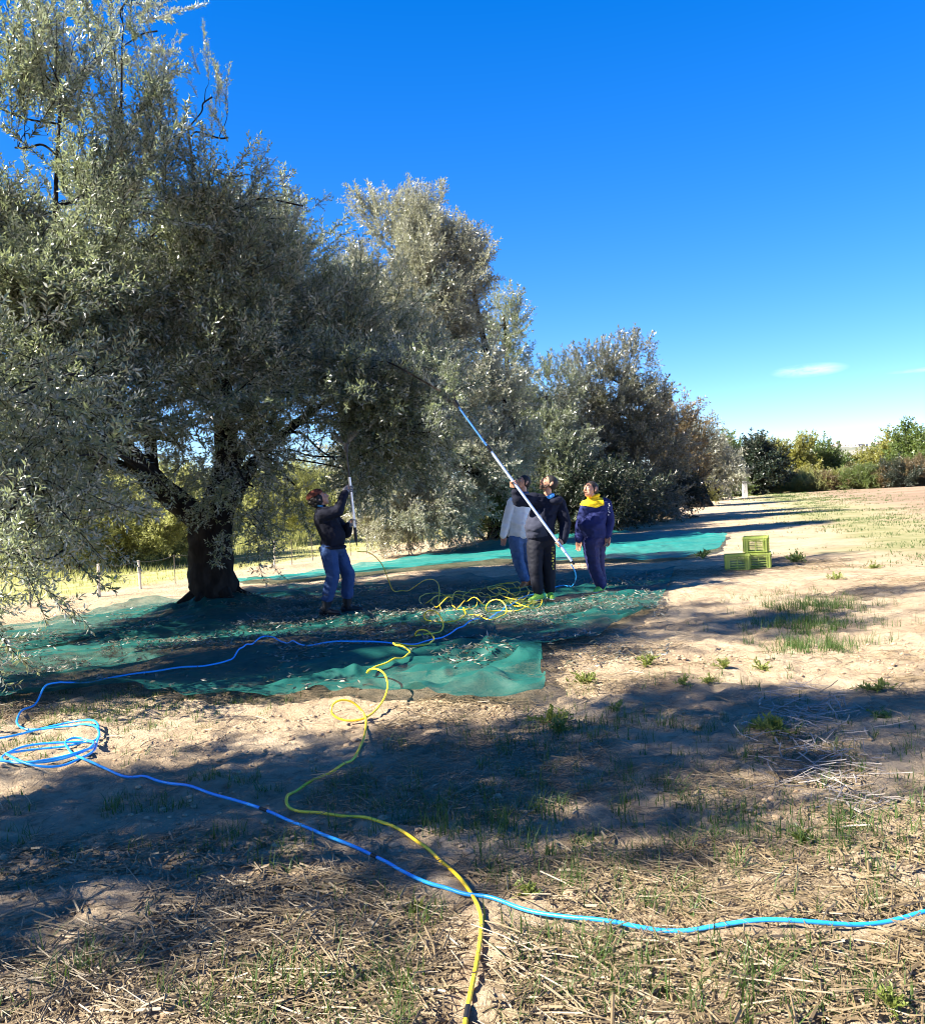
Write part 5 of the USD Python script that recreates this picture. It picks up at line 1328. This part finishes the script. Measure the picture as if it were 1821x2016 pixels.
jm = [hull(sph(a['shR'], .085), sph(a['shL'], .085), sph(a['chest'], .15, .19, .17)), hull(sph(a['chest'], .15, .19, .15), sph(a['belly'] + [.02, 0, 0], .16, .20, .15)), hull(sph(a['belly'] + [.02, 0, 0], .16, .20, .14), sph(a['pelvis'] + [0, 0, .04], .155, .19, .07)), hull(sph(a['neck'], .07), sph(a['chest'], .12, .16, .12))]
jm += arm(a['shR'], a['elR'], a['wrR'], (.085, .066, .044)) + arm(a['shL'], a['elL'], a['wrL'], (.085, .066, .044))
jumper = soft(jm, .02, 10, wrinkle=.011, wscale=8, seed=3)
obj('jumper', jumper, 'black_navy_knit', A.t, smooth=True)
obj('hem', soft([hull(*[sph(a['pelvis'] + np.array([.165 * math.cos(q), .195 * math.sin(q), .0]), .022) for q in np.linspace(0, 6.28, 14)])], .02, 4), 'black_navy_knit', A.t, smooth=True)
obj('collar', soft(chain([a['neck'] + np.array([.062 * math.cos(q), .066 * math.sin(q), .03 - .02 * math.cos(q)]) for q in np.linspace(0, 6.28, 13)], [.014] * 13), .012, 3), 'sky_blue_cloth', A.t, smooth=True)
tm = [hull(sph(a['pelvis'], .15, .18, .1), sph(a['hipR'], .105), sph(a['hipL'], .105))] + leg(a['hipR'], a['knR'], limb_mid(a['knR'], a['anR'], .72), (.115, .088, .078)) + leg(a['hipL'], a['knL'], limb_mid(a['knL'], a['anL'], .72), (.115, .088, .078))
obj('jeans', soft(tm, .02, 9, wrinkle=.010, wscale=8, seed=4), 'blue_jeans', A.t, smooth=True)
for s, tz in (('R', (1, -.25)), ('L', (1, .1))):
    up_, so = shoe(a['an' + s] * [1, 1, 0] + [0, 0, .02], tz, .0, boot=.30)
    top = limb_mid(a['kn' + s], a['an' + s], .62)
    b = obj('boot', soft(up_ + chain([a['an' + s] * [1, 1, 0] + [0, 0, .08], limb_mid(a['an' + s] * [1, 1, 0] + [0, 0, .08], top, .5), top], [.056, .066, .084]), .016, 6), 'rubber_boot', A.t, smooth=True)
    obj('sole', soft(so, .015, 3), 'rubber_boot', b, smooth=True)
head_parts(A.t, RA, hpA, 1.05, hair='curly')
cap = sph((-.035, 0, .075), .112, .098, .07, 20) - MF.cube([.5, .5, .2], True).translate([0, 0, -.035])
obj('cap', soft([place(cap.scale([1.05] * 3), RA, hpA)], .014, 4, wrinkle=.006, wscale=30), 'rust_cloth', A.t, smooth=True, label='rust coloured knitted cap')
for nm, hc, wrv, fl in (('glove', hR, a['wrR'], 1), ('glove', hL, a['wrL'], -1)):
    ms = grip(hc, axisA, wrv - hc, .021, 1.02, fl) + [hull(sph(wrv, .040), sph(hc + unit(wrv - hc) * .05, .034))]
    obj(nm, soft(ms, .008, 3), 'glove_grey', A.t, smooth=True)

# the man with the long pole
C = Figure(1070, 1187, 13.15, 'person in dark hoodie and black track trousers holding the long blue pole aloft', (962.2, 916.4, .15097), None)
J = C.J
c = {'neck': J(770, 470, 0), 'chest': J(740, 600, .02), 'belly': J(660, 830, -.06), 'pelvis': J(680, 1020, 0), 'shR': J(585, 490, -.06), 'shL': J(915, 545, .06), 'elR': J(375, 505, -.20), 'elL': J(1000, 800, -.02),
     'hipR': J(610, 1080, -.03), 'hipL': J(755, 1080, .03), 'knR': J(605, 1390, -.08), 'knL': J(785, 1390, .0), 'anR': J(640, 1690, -.08), 'anL': J(800, 1690, .04)}
hR, hL = J(325, 285, -.30), J(890, 1050, -.26)
axC = unit(hR - hL)
c['wrR'] = hR + np.array([.0, .06, -.095]); c['wrL'] = hL + np.array([.065, .075, .02])
RC = rotm((-1, -.28), tilt=33); hpC = J(778, 285)
hands = grip(hR, axC, c['wrR'] - hR, .019, flip=-1) + grip(hL, axC, c['wrL'] - hL, .019, flip=1)
obj('body', soft(slim_body(c, RC, hpC, 1.06, hands), .012, 5), 'skin', C.t, smooth=True)
jm = [hull(sph(c['shR'], .09), sph(c['shL'], .09), sph(c['chest'], .19, .15, .16)), hull(sph(c['chest'], .19, .15, .15), sph(c['belly'], .20, .19, .15)), hull(sph(c['belly'], .20, .19, .14), sph(c['pelvis'] + [0, 0, .02], .19, .15, .08)), hull(sph(c['neck'] - [0, 0, .02], .075), sph(c['chest'], .14, .12, .12))]
jm += arm(c['shR'], c['elR'], c['wrR'] - unit(c['wrR'] - c['elR']) * .03, (.095, .075, .052)) + arm(c['shL'], c['elL'], c['wrL'] - unit(c['wrL'] - c['elL']) * .02, (.095, .075, .05))
hood = soft(jm, .02, 10, wrinkle=.013, wscale=7, seed=13)
obj('hoodie', hood, 'dark_hoodie', C.t, smooth=True)
bc = c['belly']
obj('front_panel', shell(hood, lambda q: (q[:, 2] < bc[2] + .22) & (q[:, 2] > bc[2] - .16 + .5 * (q[:, 0] - bc[0] + .12) ** 2) & (q[:, 0] < bc[0] + .06 - .25 * (q[:, 2] - bc[2])) & (q[:, 1] < .06) & (q[:, 0] > bc[0] - .30), .006), 'grey_panel', C.t, smooth=True)
obj('tee_shirt', soft(chain([c['neck'] + np.array([.07 * math.cos(q), .066 * math.sin(q), .005 + .035 * math.cos(q)]) for q in np.linspace(0, 6.28, 13)], [.03] * 13), .014, 4), 'sky_blue_cloth', C.t, smooth=True)
obj('hood', soft(chain([c['neck'] + np.array([.06 + .11 * math.cos(q), .03 + .12 * math.sin(q), -.03 + .02 * math.sin(q)]) for q in np.linspace(-1.9, 1.9, 9)], [.035, .045, .05, .055, .055, .055, .05, .045, .035]), .018, 6), 'dark_hoodie', C.t, smooth=True)
tm = [hull(sph(c['pelvis'], .18, .145, .1), sph(c['hipR'], .11), sph(c['hipL'], .11))] + leg(c['hipR'], c['knR'], c['anR'] + [0, 0, .03], (.125, .092, .075)) + leg(c['hipL'], c['knL'], c['anL'] + [0, 0, .03], (.125, .092, .075))
trou = soft(tm, .02, 9, wrinkle=.010, wscale=8, seed=14)
obj('trousers', trou, 'black_trouser', C.t, smooth=True)
# worn lettering down the left leg: rows of small blocks
let = []
rr = np.random.default_rng(3)
tv, tn = np.array(trou.vertices), np.array(trou.vertex_normals)
for k in range(9):
    z = c['knL'][2] + .30 - k * .038
    q = limb_mid(c['hipL'], c['knL'], np.clip((c['hipL'][2] - z) / (c['hipL'][2] - c['knL'][2]), 0, 1.1))
    m_ = np.argmin(np.abs(tv[:, 2] - z) * 3 + np.linalg.norm(tv[:, :2] - (q[:2] + [.06, -.09]), axis=1))
    for w_ in range(2):
        let.append(box(*(tv[m_] + tn[m_] * .003 + [rr.uniform(-.008, .008) + w_ * .014 - .007, 0, 0]), .010, .012, rr.uniform(.014, .028)))
obj('leg_print', join(let), 'print_yellow', C.t)
for s, tz in (('R', (-.75, -.75)), ('L', (.1, -1))):
    up_, so = shoe(c['an' + s] * [1, 1, 0], tz, .0, 1.0)
    b = obj('shoe', soft(up_, .014, 4), 'shoe_lime', C.t, smooth=True)
    obj('sole', soft(so, .015, 3), 'sole_white', b, smooth=True)
head_parts(C.t, RC, hpC, 1.06, beard=True)

# the man in the pale jacket, half hidden behind
B = Figure(1036, 1163, 14.9, 'person in pale grey jacket, light jeans and orange shoes half hidden behind the pole holder', (962.2, 916.4, .15097), None)
J = B.J
b = {'neck': J(455, 420, 0), 'chest': J(400, 580, 0), 'belly': J(390, 800, -.02), 'pelvis': J(400, 960, 0), 'shR': J(310, 530, -.05), 'shL': J(520, 530, .1), 'elR': J(240, 770, -.06), 'elL': J(575, 760, .10),
     'hipR': J(350, 1010, -.04), 'hipL': J(460, 1010, .06), 'knR': J(385, 1290, -.06), 'knL': J(500, 1290, .06), 'anR': J(470, 1560, -.02), 'anL': J(545, 1560, .12), 'wrR': J(190, 955, -.10), 'wrL': J(560, 950, .02)}
RB = rotm((-.85, -.5), tilt=24); hpB = J(448, 272)
hands = loose_hand(b['wrR'], np.array([-.08, -.02, -1.]), np.array([-.2, -1., 0])) + loose_hand(b['wrL'], np.array([0, -.1, -1.]), np.array([-.3, -1, 0]))
obj('body', soft(slim_body(b, RB, hpB, 1.05, hands), .012, 5), 'skin', B.t, smooth=True)
jm = [hull(sph(b['shR'], .085), sph(b['shL'], .085), sph(b['chest'], .18, .14, .16)), hull(sph(b['chest'], .18, .14, .15), sph(b['belly'], .175, .155, .15)), hull(sph(b['belly'], .175, .155, .14), sph(b['pelvis'] + [0, 0, .0], .175, .145, .07)), hull(sph(b['neck'] - [0, 0, .02], .075), sph(b['chest'], .14, .12, .12))]
jm += arm(b['shR'], b['elR'], b['wrR'], (.085, .07, .048)) + arm(b['shL'], b['elL'], b['wrL'], (.085, .07, .048))
jk = soft(jm, .02, 9, wrinkle=.013, wscale=7, seed=23)
obj('jacket', jk, 'pale_jacket', B.t, smooth=True)
obj('collar', soft(chain([b['neck'] + np.array([.06 * math.cos(q), .062 * math.sin(q), .02]) for q in np.linspace(0, 6.28, 13)], [.024] * 13), .014, 4), 'blue_jeans', B.t, smooth=True)
tm = [hull(sph(b['pelvis'], .165, .135, .1), sph(b['hipR'], .105), sph(b['hipL'], .105))] + leg(b['hipR'], b['knR'], b['anR'] + [0, 0, .05], (.115, .086, .072)) + leg(b['hipL'], b['knL'], b['anL'] + [0, 0, .05], (.115, .086, .072))
obj('jeans', soft(tm, .02, 9, wrinkle=.011, wscale=8, seed=24), 'light_jeans', B.t, smooth=True)
for s, tz in (('R', (-.5, -1)), ('L', (.3, -1))):
    up_, so = shoe(b['an' + s] * [1, 1, 0], tz, .0)
    q = obj('shoe', soft(up_, .014, 4), 'shoe_orange', B.t, smooth=True)
    obj('sole', soft(so, .015, 3), 'sole_white', q, smooth=True)
head_parts(B.t, RB, hpB, 1.05)

# the man with the yellow collar
D_ = Figure(1181, 1172, 13.66, 'person in navy tracksuit with yellow shoulder yoke and lime green shoes standing at the right', (962.2, 916.4, .15097), None)
J = D_.J
d = {'neck': J(1370, 480, .02), 'chest': J(1390, 620, .02), 'belly': J(1330, 820, -.05), 'pelvis': J(1370, 1000, 0), 'shR': J(1265, 590, -.10), 'shL': J(1525, 555, .06), 'elR': J(1200, 830, -.02), 'elL': J(1575, 780, .02),
     'hipR': J(1320, 1060, -.06), 'hipL': J(1430, 1060, .05), 'knR': J(1360, 1370, -.07), 'knL': J(1430, 1360, .06), 'anR': J(1455, 1640, -.07), 'anL': J(1490, 1620, .12), 'wrR': J(1165, 1020, -.06), 'wrL': J(1545, 965, -.04)}
RD = rotm((-.72, -.7), tilt=20, roll=8); hpD = J(1322, 375, -.02)
hands = loose_hand(d['wrR'], np.array([-.05, -.05, -1.]), np.array([-.3, -1., 0])) + loose_hand(d['wrL'], np.array([-.05, -.1, -1.]), np.array([-.6, -1, 0]))
obj('body', soft(slim_body(d, RD, hpD, 1.12, hands), .012, 5), 'skin', D_.t, smooth=True)
jm = [hull(sph(d['shR'], .09), sph(d['shL'], .09), sph(d['chest'], .19, .15, .16)), hull(sph(d['chest'], .19, .15, .15), sph(d['belly'], .205, .19, .15)), hull(sph(d['belly'], .205, .19, .14), sph(d['pelvis'] + [0, 0, .03], .19, .16, .07)), hull(sph(d['neck'] - [0, 0, .02], .08), sph(d['chest'], .15, .13, .12))]
jm += arm(d['shR'], d['elR'], d['wrR'], (.092, .074, .05)) + arm(d['shL'], d['elL'], d['wrL'], (.092, .074, .05))
jk = soft(jm, .02, 9, wrinkle=.012, wscale=7, seed=33)
obj('jacket', jk, 'navy_sport', D_.t, smooth=True)
cz = d['shL'][2]
obj('yoke', shell(jk, lambda q: (q[:, 2] > cz - .045 + .25 * np.abs(q[:, 0] - d['neck'][0])) & (q[:, 0] < d['shL'][0] - .045), .006), 'yellow_cloth', D_.t, smooth=True)
obj('collar', soft(chain([d['neck'] + np.array([.072 * math.cos(q), .072 * math.sin(q), .025 + .02 * math.cos(q)]) for q in np.linspace(-2.4, 2.9, 13)], [.026] * 13), .014, 4), 'yellow_cloth', D_.t, smooth=True)
tm = [hull(sph(d['pelvis'], .175, .15, .1), sph(d['hipR'], .11), sph(d['hipL'], .11))] + leg(d['hipR'], d['knR'], d['anR'] + [0, 0, .04], (.12, .09, .075)) + leg(d['hipL'], d['knL'], d['anL'] + [0, 0, .04], (.12, .09, .075))
obj('trousers', soft(tm, .02, 9, wrinkle=.013, wscale=8, seed=34), 'navy_trouser', D_.t, smooth=True)
let = []
tv, tn = np.array(jk.vertices), np.array(jk.vertex_normals)
for k in range(7):
    z = d['shL'][2] + .0 - k * .026
    m_ = np.argmin(np.abs(tv[:, 2] - z) * 3 + np.linalg.norm(tv[:, :2] - (limb_mid(d['shL'], d['elL'], .35)[:2] + [.02, -.09]), axis=1))
    let.append(box(*(tv[m_] + tn[m_] * .004), .016, .010, rr.uniform(.010, .018)))
obj('sleeve_print', join(let), 'white_cloth', D_.t)
for s, tz in (('R', (-.6, -.8)), ('L', (-.3, -1))):
    up_, so = shoe(d['an' + s] * [1, 1, 0], tz, .0)
    q = obj('shoe', soft(up_, .014, 4), 'shoe_lime', D_.t, smooth=True)
    obj('sole', soft(so, .015, 3), 'sole_white', q, smooth=True)
head_parts(D_.t, RD, hpD, 1.12)

# ------------------------------------------------------------------ harvesting poles
def pole(name, label, segs, origin, extra=None):
    t = thing(name, label, 'pole', origin)
    for nm, a_, b_, r0_, r1_, mt in segs:
        obj(nm, tube(np.linspace(a_, b_, 6), np.linspace(r0_, r1_, 6), 14), mt, t, smooth=40)
    return t
oC = C.o
lo = C.J(1055, 1272, -.24); loW, hiW = lo, lo + axC * 0
hRl, hLl = C.J(325, 285, -.30), C.J(890, 1050, -.26)
dirC = unit(hRl - hLl)
start = hLl - dirC * np.linalg.norm(C.J(1055, 1275) - C.J(890, 1050))
full = lambda s: start + dirC * s
ln_h = np.linalg.norm(hRl - start)
t = pole('harvest_pole', 'long pale blue telescopic shaker pole reaching up into the olive branches', [('lower_tube', full(0), full(1.95), .0185, .0185, 'pole_paint'), ('upper_tube', full(1.95), full(2.68), .0145, .0125, 'pole_blue'), ('clamp', full(1.90), full(2.0), .024, .024, 'black_plastic'),
    ('end_fitting', full(-.06), full(.0), .014, .017, 'black_plastic'), ('valve_body', full(.16), full(.26), .0225, .0225, 'pole_paint'), ('comb_head', full(2.66), full(2.78), .028, .034, 'black_plastic')], oC)
sd = unit(np.cross(dirC, [0, 1, .2])); fr = unit(np.cross(sd, dirC))
for k in range(6):
    for sg in (-1, 1):
        q = full(2.75) + sd * sg * .02
        e = q + dirC * .16 + sd * sg * (.02 + .018 * k) + fr * (k - 2.5) * .025
        obj('comb_tine', tube([q + fr * (k - 2.5) * .008, (q + e) / 2 + sd * sg * .01, e], [.004, .0035, .0025], 6), 'black_plastic', t)
oA = A.o
hRa, hLa = A.J(868, 355, -.02), A.J(910, 765, 0)
dA = unit(hRa - hLa)
fa = lambda s: hLa + dA * s
t = pole('harvest_pole', 'short silver shaker pole with black handle held by the man in boots', [('tube', fa(-.07), fa(.62), .0195, .0195, 'alloy'), ('upper_tube', fa(.62), fa(.98), .0145, .013, 'black_plastic'), ('handle', fa(-.25), fa(-.06), .021, .022, 'black_plastic'), ('hose_fitting', fa(-.31), fa(-.25), .008, .010, 'black_plastic'), ('comb_head', fa(.96), fa(1.08), .028, .034, 'black_plastic')], oA)
obj('trigger_guard', tube(catmull([fa(-.10) + [.02, 0, 0], fa(-.13) + [.06, 0, .0], fa(-.19) + [.075, 0, 0], fa(-.25) + [.05, 0, 0], fa(-.26) + [.015, 0, 0]], 5), .0045, 6), 'black_plastic', t, smooth=True)
sd = unit(np.cross(dA, [0, 1, .2])); fr = unit(np.cross(sd, dA))
for k in range(6):
    for sg in (-1, 1):
        q = fa(1.05) + sd * sg * .02
        e = q + dA * .18 + sd * sg * (.03 + .03 * k) + fr * (k - 2.5) * .025
        obj('comb_tine', tube([q + fr * (k - 2.5) * .008, (q + e) / 2 + sd * sg * .01, e], [.004, .0035, .0025], 6), 'black_plastic', t)
